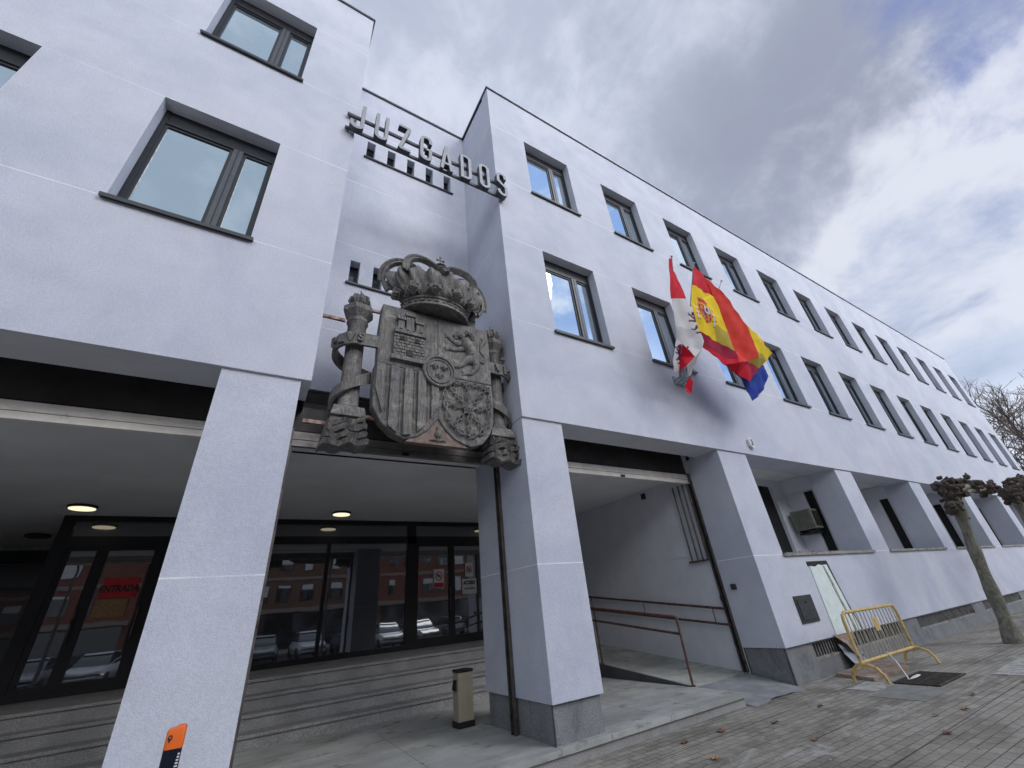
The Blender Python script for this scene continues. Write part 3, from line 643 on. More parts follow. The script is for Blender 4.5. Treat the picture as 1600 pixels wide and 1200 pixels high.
for pts, rad in LION:
    P = [(2.09+.86*a, YS-.005, 4.99+.86*b) for a, b in pts]
    # refine
    Q = []; RR = []
    for i in range(len(P)-1):
        for k in range(4):
            t = k/4; Q.append(tuple(P[i][j]*(1-t)+P[i+1][j]*t for j in range(3))); RR.append((rad[i]*(1-t)+rad[i+1]*t)*.95+.004)
    Q.append(P[-1]); RR.append(rad[-1]*.95)
    q.tube(Q, RR, 10, flat=(1, .75, 1))
for i in range(26):   # mane tufts
    a = random.uniform(-.6, 1.9); rd = random.uniform(.11, .17); x = 2.09+.86*.47+rd*math.cos(a)*.9; z = 4.99+.86*.80+rd*math.sin(a)
    q.tube([(x, YS-.05, z), (x+.03, YS-.07, z-.03), (x+.035, YS-.03, z-.08)], [.022, .018, .004], 6)
q.build('lion_relief', WD, shield, smooth=True)
# pales
for i in range(5):
    x0 = 1.085+.205*i; q = MB(); zl_ = lambda x: max(3.80, 3.80+2.1*(x-1.52)**2+(1.2*max(0, 1.28-x)**1.2)*1.6)
    q.prism([(x0, zl_(x0)), (x0+.12, zl_(x0+.12)), (x0+.12, 4.86), (x0, 4.87)], YS-.045, YS+.01); q.prism([(x0+.155, zl_(x0+.155)+.02), (x0+.172, zl_(x0+.17)+.02), (x0+.172, 4.86), (x0+.155, 4.86)], YS-.012, YS+.01); q.build('pale_relief', WD, shield, bevel=.008)
# medallion
q = MB(); C0 = (2.03, 4.92); n = 36
def disc(cx, cz, r, ya, yb, sx=1): return q.prism([(cx+sx*r*math.cos(2*PI*i/n), cz+r*math.sin(2*PI*i/n)) for i in range(n)], ya, yb)
disc(*C0, .285, YS-.05, YS+.01, .96); q.build('medallion', WD, shield, bevel=.012)
q = MB()
for r in (.262, .205):
    q.tube([(C0[0]+.96*r*math.cos(2*PI*i/40), YS-.055, C0[1]+r*math.sin(2*PI*i/40)) for i in range(41)], .022 if r > .22 else .012, 6)
for fx, fz in ((-.08, .06), (.08, .06), (0, -.09)):   # fleurs-de-lis
    X, Zc = C0[0]+fx, C0[1]+fz; y = YS-.06
    q.tube([(X, y, Zc-.05), (X, y-.01, Zc), (X, y, Zc+.07)], [.008, .024, .006], 8)
    for s_ in (-1, 1): q.tube([(X, y, Zc-.01), (X+s_*.035, y, Zc+.03), (X+s_*.06, y, Zc+.015), (X+s_*.06, y, Zc-.01)], [.012, .015, .012, .006], 6)
    q.box(X-.035, X+.035, y-.012, y+.01, Zc-.022, Zc-.008); 
q.build('medallion_relief', WD, shield, smooth=True)
# chains of the lower right quarter
q = MB(); cx, cz = 2.51, 4.37
def chain(pts):
    tot = []
    for a, b in zip(pts, pts[1:]):
        Ld = math.dist(a, b); k = max(1, round(Ld/.082))
        for i in range(k):
            t = (i+.5)/k; tot.append(((a[0]*(1-t)+b[0]*t), (a[1]*(1-t)+b[1]*t), math.atan2(b[1]-a[1], b[0]-a[0]), Ld/k))
    for i, (x, z, an, l) in enumerate(tot):
        if i % 2 == 0:
            q.tube([(x+math.cos(an)*.62*l*math.cos(u)-math.sin(an)*.030*math.sin(u), YS-.036, z+math.sin(an)*.62*l*math.cos(u)+math.cos(an)*.032*math.sin(u)) for u in [2*PI*k/12 for k in range(13)]], .0125, 6, caps=False)
        else:
            q.tube([(x-math.cos(an)*.58*l, YS-.02, z-math.sin(an)*.58*l), (x, YS-.042, z), (x+math.cos(an)*.58*l, YS-.02, z+math.sin(an)*.58*l)], .013, 6)
ring = [(2.13, 4.78), (2.51, 4.80), (2.89, 4.80), (2.90, 4.42), (2.83, 4.12), (2.70, 3.97), (2.51, 3.91), (2.32, 3.98), (2.18, 4.14), (2.12, 4.42), (2.13, 4.78)]
chain(ring)
for t_ in ((2.13, 4.78), (2.51, 4.80), (2.89, 4.80), (2.90, 4.40), (2.77, 4.03), (2.51, 3.91), (2.25, 4.03), (2.12, 4.40)): chain([(cx, cz), t_])
for k in range(8): q.tube([(cx, YS-.03, cz), (cx+.06*math.cos(PI*k/4+.4), YS-.05, cz+.06*math.sin(PI*k/4+.4))], [.03, .01], 6)
q.ball((cx, YS-.03, cz), .04, 10); q.build('chain_relief', WD, shield, smooth=True)
# pomegranate base plate between the two lobes
q = MB(); q.prism([(1.62, 3.79), (2.03, 4.20), (2.44, 3.79), (2.5, 3.74), (1.56, 3.74)], 5.20, 5.30); q.build('base_panel', 'plywood', K)
q = MB(); q.ball((2.035, 5.19, 3.90), .055, 10, (1, .7, 1.2)); q.tube([(2.035, 5.19, 3.95), (2.035, 5.19, 4.01)], [.02, .03], 6); q.tube([(2.035, 5.19, 3.84), (2.035, 5.19, 3.78)], .012, 6)
for s_ in (-1, 1): q.tube([(2.035, 5.19, 3.80), (2.035+s_*.07, 5.18, 3.82), (2.035+s_*.13, 5.19, 3.80)], [.01, .03, .006], 8, flat=(1, .5, 1))
q.build('pomegranate_relief', WD, K, smooth=True)
# crown: half round, leaning over the shield
CX, CY = 2.02, 5.33
Cr = thing('crown', '', '', (CX, CY, 6.1)); del Cr['label']; del Cr['category']; Cr.parent = K; Cr.matrix_parent_inverse = Matrix.Translation(-world_loc(K))
def ell(a, rx, ry, z): return (CX+rx*math.cos(a), CY-ry*math.sin(a), z)
def half(prof, n=48, f=None):
    """prof (rx,ry,z) rings over the front half circle"""
    vs = []
    for k, (rx, ry, z) in enumerate(prof):
        for j in range(n+1):
            a = PI*j/n; m_ = f(k, a) if f else 0
            vs.append(ell(a, rx+m_, ry+m_, z))
    return vs, [(i*(n+1)+j, i*(n+1)+j+1, (i+1)*(n+1)+j+1, (i+1)*(n+1)+j) for i in range(len(prof)-1) for j in range(n)]
q = MB(); q.add(*half([(.50, .36, 6.07), (.575, .43, 6.03), (.60, .455, 6.04), (.60, .455, 6.075), (.575, .43, 6.085), (.575, .43, 6.165), (.60, .455, 6.175), (.605, .46, 6.205), (.58, .44, 6.225), (.50, .36, 6.23)]))
for k in range(15):
    a = PI*(k+.5)/15; c_ = ell(a, .585, .44, 6.125); t_ = Vector((-.585*math.sin(a), -.44*math.cos(a), 0)).normalized()
    if k % 2: q.ball(c_, .022, 8)
    else: q.tube([Vector(c_)-t_*.035, Vector(c_)+t_*.035], .017, 6)
q.add([ell(PI*j/24, .50, .36, 6.07) for j in range(25)], [tuple(range(25))])
q.build('crown_band', WD, Cr, smooth=True)
# cap of cloth with deep folds
prof = [(.56, .42, 6.20), (.62, .44, 6.28), (.69, .46, 6.36), (.76, .48, 6.45), (.82, .50, 6.56), (.85, .50, 6.67), (.80, .45, 6.77), (.68, .36, 6.83), (.42, .25, 6.86), (.05, .05, 6.87)]
def fold(k, a):
    am = (0, .012, .03, .045, .055, .06, .058, .04, .02, 0)[k]
    return am*(math.sin(a*17+k*.35)+.6*math.sin(a*29-k*.5))*.9
q = MB(); q.add(*half(prof, 120, fold)); q.build('crown_cap', WD, Cr, smooth=True)
# leaves around the band
q = MB()
for k in range(6):
    a = PI*(k+.35)/5.7; c_ = Vector(ell(a, .645, .485, 6.305)); nrm = Vector((math.cos(a), -math.sin(a), 0)); tv = Vector((-math.sin(a), -math.cos(a), 0)); up = Vector((0, 0, 1))
    for dx_, dz_, s_ in ((-.10, .04, 1), (.10, .04, 1), (0, .14, 1.1), (-.055, .10, .8), (.055, .10, .8), (0, .02, .7)):
        b0 = c_+up*(-.10); t1 = c_+tv*dx_*.9+up*dz_*.75+nrm*(.07+.2*abs(dz_))
        q.tube([b0, (b0+t1)/2+nrm*.05+tv*dx_*.3, t1, t1+nrm*.03+tv*dx_*.35-up*.03], [.014, .038*s_, .042*s_, .008], 8)
    q.ball(c_+nrm*.10+up*.02, .028, 8)
for k in range(18):
    a = PI*(k+.5)/18; a2 = PI*(k+1)/18; a1 = PI*k/18
    q.tube([ell(a1, .60, .45, 6.24), ell((a1+a)/2, .63, .48, 6.29), ell(a, .64, .49, 6.31), ell((a+a2)/2, .63, .48, 6.29), ell(a2, .60, .45, 6.24)], .013, 6)
q.build('crown_leaves', WD, Cr, smooth=True)
# beaded arches rising from the rim to the orb
def bez(P, n=22):
    P = [Vector(p) for p in P]; out = []
    for i in range(n+1):
        t = i/n; b = [P[0]*(1-t)**3, P[1]*3*t*(1-t)**2, P[2]*3*t*t*(1-t), P[3]*t**3]; out.append(b[0]+b[1]+b[2]+b[3])
    return out
ORB = Vector((CX+.02, 5.10, 7.04))
for a in (R(4), R(42), R(90), R(138), R(176)):
    p0 = Vector(ell(a, .86, .50, 6.42)); nrm = Vector((math.cos(a), -math.sin(a)*.55, 0)); 
    if abs(a-R(90)) < .1: pts = [ORB+Vector((0, -.03, -.08)), ORB+Vector((0, -.16, -.12)), ORB+Vector((0, -.25, -.22)), ORB+Vector((0, -.30, -.34))]; pts = bez(pts, 10); wr = .045
    else:
        side = 1 if math.cos(a) > 0 else -1; far = abs(math.cos(a)) > .9; p0 = Vector(ell(a, .83, .48, 6.40))
        if far: pts = bez([p0, p0+nrm*.26+Vector((0, 0, .26)), Vector((CX+side*.80, CY-.12, 7.20)), Vector((CX+side*.42, CY-.10, 6.98))])
        else: pts = bez([p0+Vector((-side*.03, 0, .28)), p0+nrm*.10+Vector((0, 0, .55)), Vector((CX+side*.34, CY-.25, 7.24)), ORB+Vector((side*.05, 0, -.06))])
        wr = .042
    q = MB(); q.tube(pts, wr*1.15, 4, flat=(1, 1.25, 1)); q.build('crown_arch', WD, Cr)
    if wr == .042:
        q = MB(); acc = 0
        for i in range(len(pts)-1):
            for s_ in (0, .5):
                c_ = pts[i]*(1-s_)+pts[i+1]*s_; nx_ = (pts[i+1]-pts[i]).cross(Vector((0, 1, 0))).normalized(); nx_ = nx_ if nx_.length > .1 else Vector((0, 0, 1))
                if nx_.z < -.2 or (abs(nx_.z) <= .2 and nx_.x*side < 0): nx_ = -nx_
                q.ball(c_+nx_*.068+Vector((0, -.014, 0)), .032, 7)
        q.build('crown_beads', WD, Cr, smooth=True)
    else:
        q = MB()
        for i in (3, 4, 5, 6, 7, 8, 9): q.ball(pts[i]+Vector((0, -.035, .03)), .022, 8)
        q.build('crown_beads', WD, Cr, smooth=True)
q = MB(); q.ball(ORB+Vector((0, 0, .06)), .085, 14, (1, 1, .9)); q.tube([ORB+Vector((.095*math.cos(t), .095*math.sin(t), .065)) for t in [2*PI*k/20 for k in range(21)]], .014, 6); q.tube([ORB+Vector((0, 0, -.1)), ORB+Vector((0, 0, 0))], [.05, .035], 10)
q.build('orb', WD, Cr, smooth=True)
q = MB(); zc = ORB+Vector((0, 0, .235)); q.tube([zc-Vector((0, 0, .10)), zc, zc+Vector((0, 0, .075))], [.014, .012, .024], 8); q.tube([zc-Vector((.075, 0, 0)), zc, zc+Vector((.075, 0, 0))], [.024, .010, .024], 8)
q.build('cross', WD, Cr, smooth=True)
q = MB(); q.box(2.72, 2.86, 5.42, 5.47, 6.0, 6.6); q.box(1.2, 2.8, 5.37, 5.41, 6.0, 6.1); q.build('support_plate', 'housing', K)
# columns of Hercules
def column(cx, name, word, mir):
    T = thing('column', '', '', (cx, 5.45, 3.65)); del T['label']; del T['category']; T.parent = K; T.matrix_parent_inverse = Matrix.Translation(-world_loc(K)); T['label'] = name
    cy = 5.42
    q = MB(); q.lathe([(.15, 4.16), (.165, 4.17), (.17, 4.20), (.15, 4.22), (.138, 4.24), (.127, 5.0), (.136, 5.62), (.155, 5.645), (.16, 5.66), (.145, 5.68), (.15, 5.72)], 28, (cx, cy, 0))
    q.build('shaft', WD, T, smooth=True)
    q = MB(); q.lathe([(.15, 5.72), (.205, 5.80), (.235, 5.84), (.235, 5.93), (.21, 5.935), (.001, 5.94)], 6, (cx, cy, 0), R(10), R(370)); q.build('capital', WD, T, bevel=.01)
    q = MB(); q.hexa([(cx-.23, cy-.2, 4.02), (cx+.22, cy-.2, 4.02), (cx+.22, cy+.1, 4.02), (cx-.23, cy+.1, 4.02), (cx-.20, cy-.18, 4.17), (cx+.20, cy-.18, 4.17), (cx+.20, cy+.1, 4.17), (cx-.20, cy+.1, 4.17)]); q.build('column_base', WD, T, bevel=.012)
    # carved waves: jagged leaning strata
    q = MB(); rw = random.Random(int(cx*10))
    for r in range(4):
        z = 3.61+.10*r; n_ = 18; hw_ = .295-.018*r; f0 = (.25, .225, .24, .21)[r]; top_, bot_ = [], []; ph = r*.9; tl = mir*.035
        off = [.022*math.sin(i*.75+ph)+tl*(i/n_-.5)*2+rw.uniform(-.005, .005) for i in range(n_+1)]
        for i in range(n_+1):
            x = cx-mir*.01-hw_+2*hw_*i/n_; y = cy-f0+.018*math.sin(i*1.1+r*2)+rw.uniform(-.006, .006)+(.05 if i in (0, n_) else 0)
            bot_.append((x, y+.035, z+off[i])); top_.append((x, y, z+off[i]+.066+.008*math.sin(i*1.7)))
        vs = bot_+top_+[(x, cy+.1, z_) for x, y, z_ in bot_]+[(x, cy+.1, z_) for x, y, z_ in top_]; m_ = n_+1
        fs = []
        for i in range(n_): fs += [(i, i+1, m_+i+1, m_+i), (m_+i, m_+i+1, 3*m_+i+1, 3*m_+i), (i, 2*m_+i, 2*m_+i+1, i+1)]
        fs += [(0, m_, 3*m_, 2*m_), (n_, 2*m_+n_, 3*m_+n_, m_+n_)]; q.add(vs, fs)
    q.box(cx-.22, cx+.22, cy-.15, cy+.09, 3.63, 4.03); q.build('carved_waves', WD, T)
    # small crown
    q = MB(); q.lathe([(.085, 5.94), (.10, 5.955), (.10, 6.0), (.09, 6.01), (.135, 6.08), (.13, 6.14), (.07, 6.19), (.001, 6.20)], 20, (cx, cy, 0))
    for k in range(8):
        a = 2*PI*k/8; q.tube([(cx+.10*math.cos(a), cy+.10*math.sin(a), 6.0), (cx+.158*math.cos(a), cy+.158*math.sin(a), 6.07), (cx+.14*math.cos(a), cy+.14*math.sin(a), 6.15), (cx+.07*math.cos(a), cy+.07*math.sin(a), 6.20), (cx, cy, 6.20)], .024, 6)
        q.ball((cx+.12*math.cos(a+.4), cy+.12*math.sin(a+.4), 6.03), .025, 7)
    q.ball((cx, cy, 6.22), .03, 8); q.tube([(cx, cy, 6.24), (cx, cy, 6.33)], .010, 6); q.build('small_crown', WD, T, smooth=True)
    # ribbon winding round the shaft
    q = MB(); path = []; N = 60
    for i in range(N+1):
        t = i/N
        if t < .16:      # straight from the shield
            s_ = t/.16; a = -PI/2; x = cx+mir*(.30*(1-s_)); y = cy-.22+.02*s_; z = 5.26+.0*s_; path.append((x, y, z, .105))
        else:
            s_ = (t-.16)/.84; a = -PI/2-mir*s_*2*PI*1.36; rr_ = .275-.06*s_; path.append((cx+rr_*math.cos(a)*1.05, cy+rr_*math.sin(a)*.8, 5.26-.10*s_-1.0*s_**1.35, .105-.05*s_**3))
    vs = []; th = .022
    for (x, y, z, hh) in path:
        dxx, dyy = x-cx, y-cy; l = math.hypot(dxx, dyy) or 1; ux, uy = dxx/l, dyy/l
        if path.index((x, y, z, hh)) < 10: ux, uy = 0, -1
        vs += [(x+ux*th, y+uy*th, z-hh), (x+ux*th, y+uy*th, z+hh), (x-ux*th, y-uy*th, z+hh), (x-ux*th, y-uy*th, z-hh)]
    fs = [(4*i+j, 4*i+(j+1) % 4, 4*(i+1)+(j+1) % 4, 4*(i+1)+j) for i in range(N) for j in range(4)]+[(0, 1, 2, 3), (4*N+3, 4*N+2, 4*N+1, 4*N)]
    q.add(vs, fs); rb = q.build('ribbon', WD, T, smooth=True)
    # raised letters PLVS / VLTRA on the front of the ribbon
    nL = len(word)
    for i, ch in enumerate(word if mir > 0 else word):
        frac = ((nL-1-i) if mir > 0 else i)
        a = -PI/2-mir*(frac*.42-.1); s_ = max(0, (frac*.42)/(2*PI*1.36)); rr_ = .335-.05*s_; zc_ = 5.26-.10*s_-1.0*s_**1.35
        ox, oy = cx+rr_*1.05*math.cos(a), cy+rr_*.8*math.sin(a); tx, ty = -math.sin(a), math.cos(a)
        mb = text_mb(ch, .19, lambda u, v: (ox+tx*u, oy+ty*u, zc_+v), 1.0, .008)
        n0 = len(mb.v); mb.v += [(x-math.cos(a)*.05, y-math.sin(a)*.05, z) for x, y, z in mb.v[:n0]]
        es = {}
        for f in mb.f:
            for k in range(len(f)): es.setdefault(tuple(sorted((f[k], f[(k+1) % len(f)]))), []).append(1)
        for (p_, r__), c__ in list(es.items()):
            if len(c__) == 1: mb.f.append((p_, r__, r__+n0, p_+n0)); mb.m.append(0)
        mb.build('ribbon_letter', WD, rb)
column(.80, 'left column of the coat of arms', 'PLVS', 1); column(3.165, 'right column of the coat of arms', 'VLTRA', -1)
for a, b, y, z in ((XL, .62, 5.40, 5.66), (.98, 1.12, 5.36, 5.95), (XL, .56, 5.42, 3.95), (1.0, 1.16, 5.34, 4.08), (3.3, XR+.0, 5.38, 5.62), (3.36, XR+.0, 5.42, 3.97), (2.95, 3.0, 5.38, 4.1)):
    q = MB(); q.box(a, b, y-.02, y+.02, z-.025, z+.025); q.build('support_bracket', 'rust_light', K)

# =================================================================== FLAGS
FP = (7.92, 4.97, 5.92)
fb = thing('flag_bracket', 'steel wall bracket with three sockets under the flags', 'bracket', FP)
q = MB(); q.box(7.72, 8.12, 4.975, 4.999, 5.80, 6.0); q.build('wall_plate', 'pole_metal', fb, bevel=.004)
TIPS = [Vector((6.95, 3.60, 8.20)), Vector((7.80, 3.60, 8.36)), Vector((9.13, 3.74, 8.46))]
BASES = [Vector((7.72, 4.80, 5.90)), Vector((7.86, 4.80, 5.90)), Vector((8.02, 4.80, 5.90))]
for b_, t_ in zip(BASES, TIPS):
    d_ = (t_-b_).normalized(); q = MB(); q.tube([b_-d_*.05, b_+d_*.22], .032, 10); q.tube([b_, Vector((b_.x, 4.98, b_.z-.03))], .02, 8)
    q.tube([b_+d_*.05+Vector((0, -.03, -.02)), b_+Vector((0, -.05, -.12)), Vector((b_.x, 4.98, b_.z-.12))], .012, 6); q.build('socket', 'pole_metal', fb)
def inside_strokes(x, z, strokes, ox, oz, s, flip=1):
    a = (x-ox)/s*flip; b = (z-oz)/s
    for pts, rad in strokes:
        for i in range(len(pts)-1):
            (x0, y0), (x1, y1) = pts[i], pts[i+1]; dx_, dy_ = x1-x0, y1-y0; L2 = dx_*dx_+dy_*dy_ or 1e-9
            t = max(0, min(1, ((a-x0)*dx_+(b-y0)*dy_)/L2)); r = rad[i]*(1-t)+rad[i+1]*t
            if (a-x0-t*dx_)**2+(b-y0-t*dy_)**2 < (r*1.05)**2: return True
    return False
def cloth(name, patches, mats, parent, step=.03, paint=None, amp=.018, seed=0, paintstep=None):
    bm = bmesh.new(); 
    for pts, mi in patches:
        f = bm.faces.new([bm.verts.new(p) for p in pts]); f.material_index = mi
    bmesh.ops.remove_doubles(bm, verts=bm.verts, dist=.004)
    bmesh.ops.triangulate(bm, faces=bm.faces)
    xs = [v.co.x for v in bm.verts]; zs = [v.co.z for v in bm.verts]
    for ax_, lo, hi in ((0, min(xs), max(xs)), (2, min(zs), max(zs))):
        k = lo+step
        while k < hi:
            co = [0, 0, 0]; co[ax_] = k; no = [0, 0, 0]; no[ax_] = 1
            bmesh.ops.bisect_plane(bm, geom=bm.verts[:]+bm.edges[:]+bm.faces[:], plane_co=co, plane_no=no); k += step
    for f in bm.faces:
        if paint:
            c_ = f.calc_center_median(); r = paint(c_.x, c_.z, f.material_index)
            if r is not None: f.material_index = r
    for it in range(2): bmesh.ops.smooth_vert(bm, verts=[v for v in bm.verts if not v.is_boundary], factor=.5, use_axis_y=True)
    for v in bm.verts:
        v.co.y += amp*(math.sin((v.co.x*.8+v.co.z*.45)*14+seed)+.7*math.sin((v.co.x*1.0-v.co.z*.25)*23+seed*2))+.5*amp*noise.noise(v.co*4+Vector((seed, 0, 0)))*2
        v.co.x += amp*.25*math.sin(v.co.z*17+seed)
    bmesh.ops.recalc_face_normals(bm, faces=bm.faces)
    me = bpy.data.meshes.new(name); bm.to_mesh(me); bm.free()
    me.polygons.foreach_set('use_smooth', [True]*len(me.polygons))
    for m_ in mats: me.materials.append(MATS[m_])
    o = bpy.data.objects.new(name, me); COL.objects.link(o)
    if parent: o.parent = parent; o.matrix_parent_inverse = Matrix.Translation(-world_loc(parent))
    md = o.modifiers.new('thickness', 'SOLIDIFY'); md.thickness = .004
    return o
def pole(T, b_, t_):
    q = MB(); q.tube([b_, b_.lerp(t_, .5), t_], .014, 10); q.build('pole', 'pole_metal', T, smooth=True)
    q = MB(); q.ball(t_, .028, 10); q.build('finial', 'pole_metal', T, smooth=True)
def ropes(T, a, b):
    q = MB(); q.tube([a, a.lerp(b, .5)+Vector((.02, 0, -.02)), b], .005, 5); q.build('halyard', 'cloth_white', T)
T = thing('flag', 'red and white flag with purple lion, leftmost on the bracket', 'flag', FP, 'flags over the entrance'); pole(T, BASES[0], TIPS[0])
C1 = [((6.845, 3.62, 8.11), (6.97, 3.62, 8.166), (6.872, 3.7, 7.611), (6.741, 3.8, 7.06), (6.71, 3.8, 7.061), (6.757, 3.7, 7.604))]
cm = ['cloth_red', 'cloth_white', 'cloth_purple']
pt = [(C1[0], 0), ([(6.947, 3.68, 7.872), (7.092, 3.7, 7.537), (7.154, 3.74, 7.148), (6.741, 3.8, 7.06), (6.872, 3.7, 7.611)], 0),
 ([(6.741, 3.8, 7.06), (7.154, 3.74, 7.148), (7.328, 3.78, 6.861), (7.409, 3.86, 6.42), (7.504, 3.9, 6.22), (7.398, 3.95, 6.01), (7.164, 4.0, 5.808), (6.945, 4.05, 6.109), (6.807, 4.05, 6.193), (6.742, 3.95, 6.425), (6.704, 3.87, 6.719)], 1),
 ([(6.807, 4.05, 6.193), (6.945, 4.05, 6.109), (6.987, 4.2, 5.884), (6.908, 4.3, 5.567), (6.714, 4.3, 5.491), (6.651, 4.2, 5.666), (6.727, 4.1, 5.96)], 1),
 ([(6.945, 4.05, 6.109), (7.164, 4.0, 5.808), (6.938, 4.1, 5.61), (6.908, 4.3, 5.567), (6.987, 4.2, 5.884)], 0),
 ([(7.164, 4.0, 5.808), (7.398, 3.95, 6.01), (7.338, 4.1, 5.808), (7.34, 4.25, 5.689), (7.238, 4.3, 5.524), (7.189, 4.3, 5.513), (6.938, 4.1, 5.61)], 1),
 ([(7.398, 4.4, 5.596), (7.379, 4.35, 5.446), (7.284, 4.4, 5.172), (7.206, 4.45, 5.231), (7.279, 4.5, 5.404)], 0)]
def pC(x, z, m_):
    if m_ == 1 and inside_strokes(x, z, LION, 7.12, 6.38, .50): return 2
    if m_ == 1 and inside_strokes(x, z, LION, 6.72, 5.72, .36): return 2
cloth('cloth', pt, cm, T, .013, pC, .010, 1); ropes(T, TIPS[0], Vector((7.25, 4.4, 5.55)))
T = thing('flag', 'red and yellow striped flag with a coat of arms, middle of the three', 'flag', FP, 'flags over the entrance'); pole(T, BASES[1], TIPS[1])
SA = [(7.791, 3.63, 8.285), (7.519, 3.68, 7.647), (8.217, 3.72, 7.631), (8.261, 3.7, 7.589), (8.052, 3.62, 8.089)]
SB = [(7.519, 3.68, 7.647), (8.217, 3.72, 7.631), (8.261, 3.7, 7.589), (8.402, 3.74, 6.948), (8.536, 3.85, 6.211), (7.882, 3.92, 6.443), (7.519, 3.9, 6.492), (7.407, 3.85, 6.786), (7.367, 3.8, 7.122)]
SC_ = [(7.519, 3.9, 6.492), (7.882, 3.92, 6.443), (8.536, 3.85, 6.211), (8.423, 3.78, 5.856), (8.822, 3.8, 5.987), (9.332, 3.86, 5.946), (8.766, 3.92, 5.51), (8.491, 3.95, 5.66), (8.168, 4.0, 5.844), (7.596, 4.0, 6.184)]
SD = [(8.052, 3.62, 8.089), (8.527, 3.55, 7.674), (8.989, 3.58, 6.899), (9.124, 3.62, 6.53), (9.16, 3.7, 6.13), (8.822, 3.8, 5.987), (8.423, 3.78, 5.856), (8.536, 3.85, 6.211), (8.402, 3.74, 6.948), (8.261, 3.7, 7.589)]
SE = [(8.989, 3.58, 6.899), (9.472, 3.6, 6.635), (9.942, 3.7, 6.427), (9.644, 3.78, 6.183), (9.332, 3.86, 5.946), (8.822, 3.8, 5.987), (9.16, 3.7, 6.13), (9.124, 3.62, 6.53)]
EMX, EMZ = 7.80, 7.0
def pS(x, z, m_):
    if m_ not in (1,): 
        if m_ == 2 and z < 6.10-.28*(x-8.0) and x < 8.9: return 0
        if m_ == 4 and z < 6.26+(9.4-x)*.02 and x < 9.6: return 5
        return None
    if x > 8.05 and z < 6.78-.3*(x-8.1): m_ = 5  # lower yellow takes the tone with painted shade
    # emblem in slightly sheared coordinates
    u = (x-EMX); v = (z-EMZ)+u*.18
    if abs(u) < .17 and -.22 < v < .22-0 and (v > -.08 or u*u/.029+(v+.08)**2/.0196 < 1):
        if abs(u) > .150 or abs(v-.215) < .015: return 6
        if u*u+v*v < .0016: return 8
        if v > .02: return (0 if u < 0 else 9) if not (abs(abs(u)-.08) < .035 and abs(v-.12) < .05) else (6 if u < 0 else 7)
        if u < 0: return 0 if int((u+.2)*28) % 2 else 6
        return 6 if (abs(abs(u-.08)-abs(v+.09)) < .012 or abs(u-.08) < .01) else 0
    if abs(u) < .15-.5*(v-.25) and .24 < v < .30: return 6 if .25 < v < .27 else 0
    if (u*u/.028+(v-.33)**2/.0045) < 1: return 0 if (u*u/.016+(v-.325)**2/.002) < 1 else 6
    for s_ in (-1, 1):
        if abs(u-s_*.25) < .022 and -.22 < v < .12: return 9 if v < .10 else 6
        if abs(u-s_*.25) < .04 and (.12 < v < .18 or -.26 < v < -.20): return 6
        if abs(u-s_*.25) < .07 and abs((v-.0)-.35*(u-s_*.25)) < .022: return 0
        if abs(u-s_*.25) < .07 and abs((v+.11)-.35*(u-s_*.25)) < .022: return 0
    return m_ if m_ == 5 else None
cloth('cloth', [(SA, 0), (SB, 1), (SC_, 2), (SD, 3), (SE, 4)], ['cloth_red', 'cloth_yellow', 'cloth_red_shaded', 'cloth_red_lit', 'cloth_yellow', 'cloth_yellow_shaded', 'cloth_gold', 'cloth_purple', 'cloth_navy', 'cloth_white'], T, .016, pS, .012, 3)
ropes(T, TIPS[1], Vector((7.55, 4.6, 5.9)))
T = thing('flag', 'plain blue flag drooping behind the red and yellow one', 'flag', FP, 'flags over the entrance'); pole(T, BASES[2], TIPS[2])
EU = [(9.02, 3.80, 8.05), (9.12, 3.95, 7.7), (9.55, 3.98, 6.9), (9.9, 4.02, 6.40), (10.237, 4.08, 6.25), (10.237, 4.1, 6.071), (10.08, 4.11, 5.95), (9.76, 4.12, 5.635), (9.45, 4.14, 5.42), (9.113, 4.15, 5.22), (9.022, 4.15, 5.432), (8.95, 4.1, 5.643), (8.70, 4.08, 5.85), (8.6, 4.02, 7.0), (8.8, 3.92, 7.7)]
cloth('cloth', [(EU, 0)], ['cloth_blue'], T, .04, None, .018, 5)

# =================================================================== HANDRAILS, LAMPS, SIGNS
T = thing('wall_handrail', 'rusty double handrail fixed along the ramp wall', 'handrail', (8.5, 6, 1))
q = MB(); q.tube([(8.47, 5.93, 1.235), (8.47, 13, 2.05)], .024, 10); lab(q.build('rail', 'rust', T, smooth=True), 'upper rail')
q = MB(); q.tube([(8.47, 5.93, .955), (8.47, 13, 1.72)], .022, 10); lab(q.build('rail', 'rust', T, smooth=True), 'lower rail')
for y in (6.24, 8.11, 10.0, 12):
    q = MB(); q.tube([(8.47, y, .955+(y-5.93)*.108), (8.47, y, 1.235+(y-5.93)*.1153)], .009, 6); q.tube([(8.47, y, .96+(y-5.93)*.108), (8.55, y, .93+(y-5.93)*.108)], .009, 6); q.build('rail_bracket', 'rust', T)
T = thing('ramp_handrail', 'rusty free-standing double handrail on the open edge of the ramp', 'handrail', (7.0, 6, .17))
z1 = lambda y: 1.20+.1115*(y-5.95)
q = MB(); q.tube([(6.98, 5.95, 1.10), (6.98, 5.95, 1.19), (6.98, 5.99, 1.215), (6.98, 8.2, z1(8.2)), (6.98, 12.6, z1(12.6))], .026, 10); lab(q.build('rail', 'rust', T, smooth=True), 'upper rail')
q = MB(); q.tube([(6.98, 5.95, .945), (6.98, 12.6, .945+.118*6.65)], .022, 10); lab(q.build('rail', 'rust', T, smooth=True), 'lower rail')
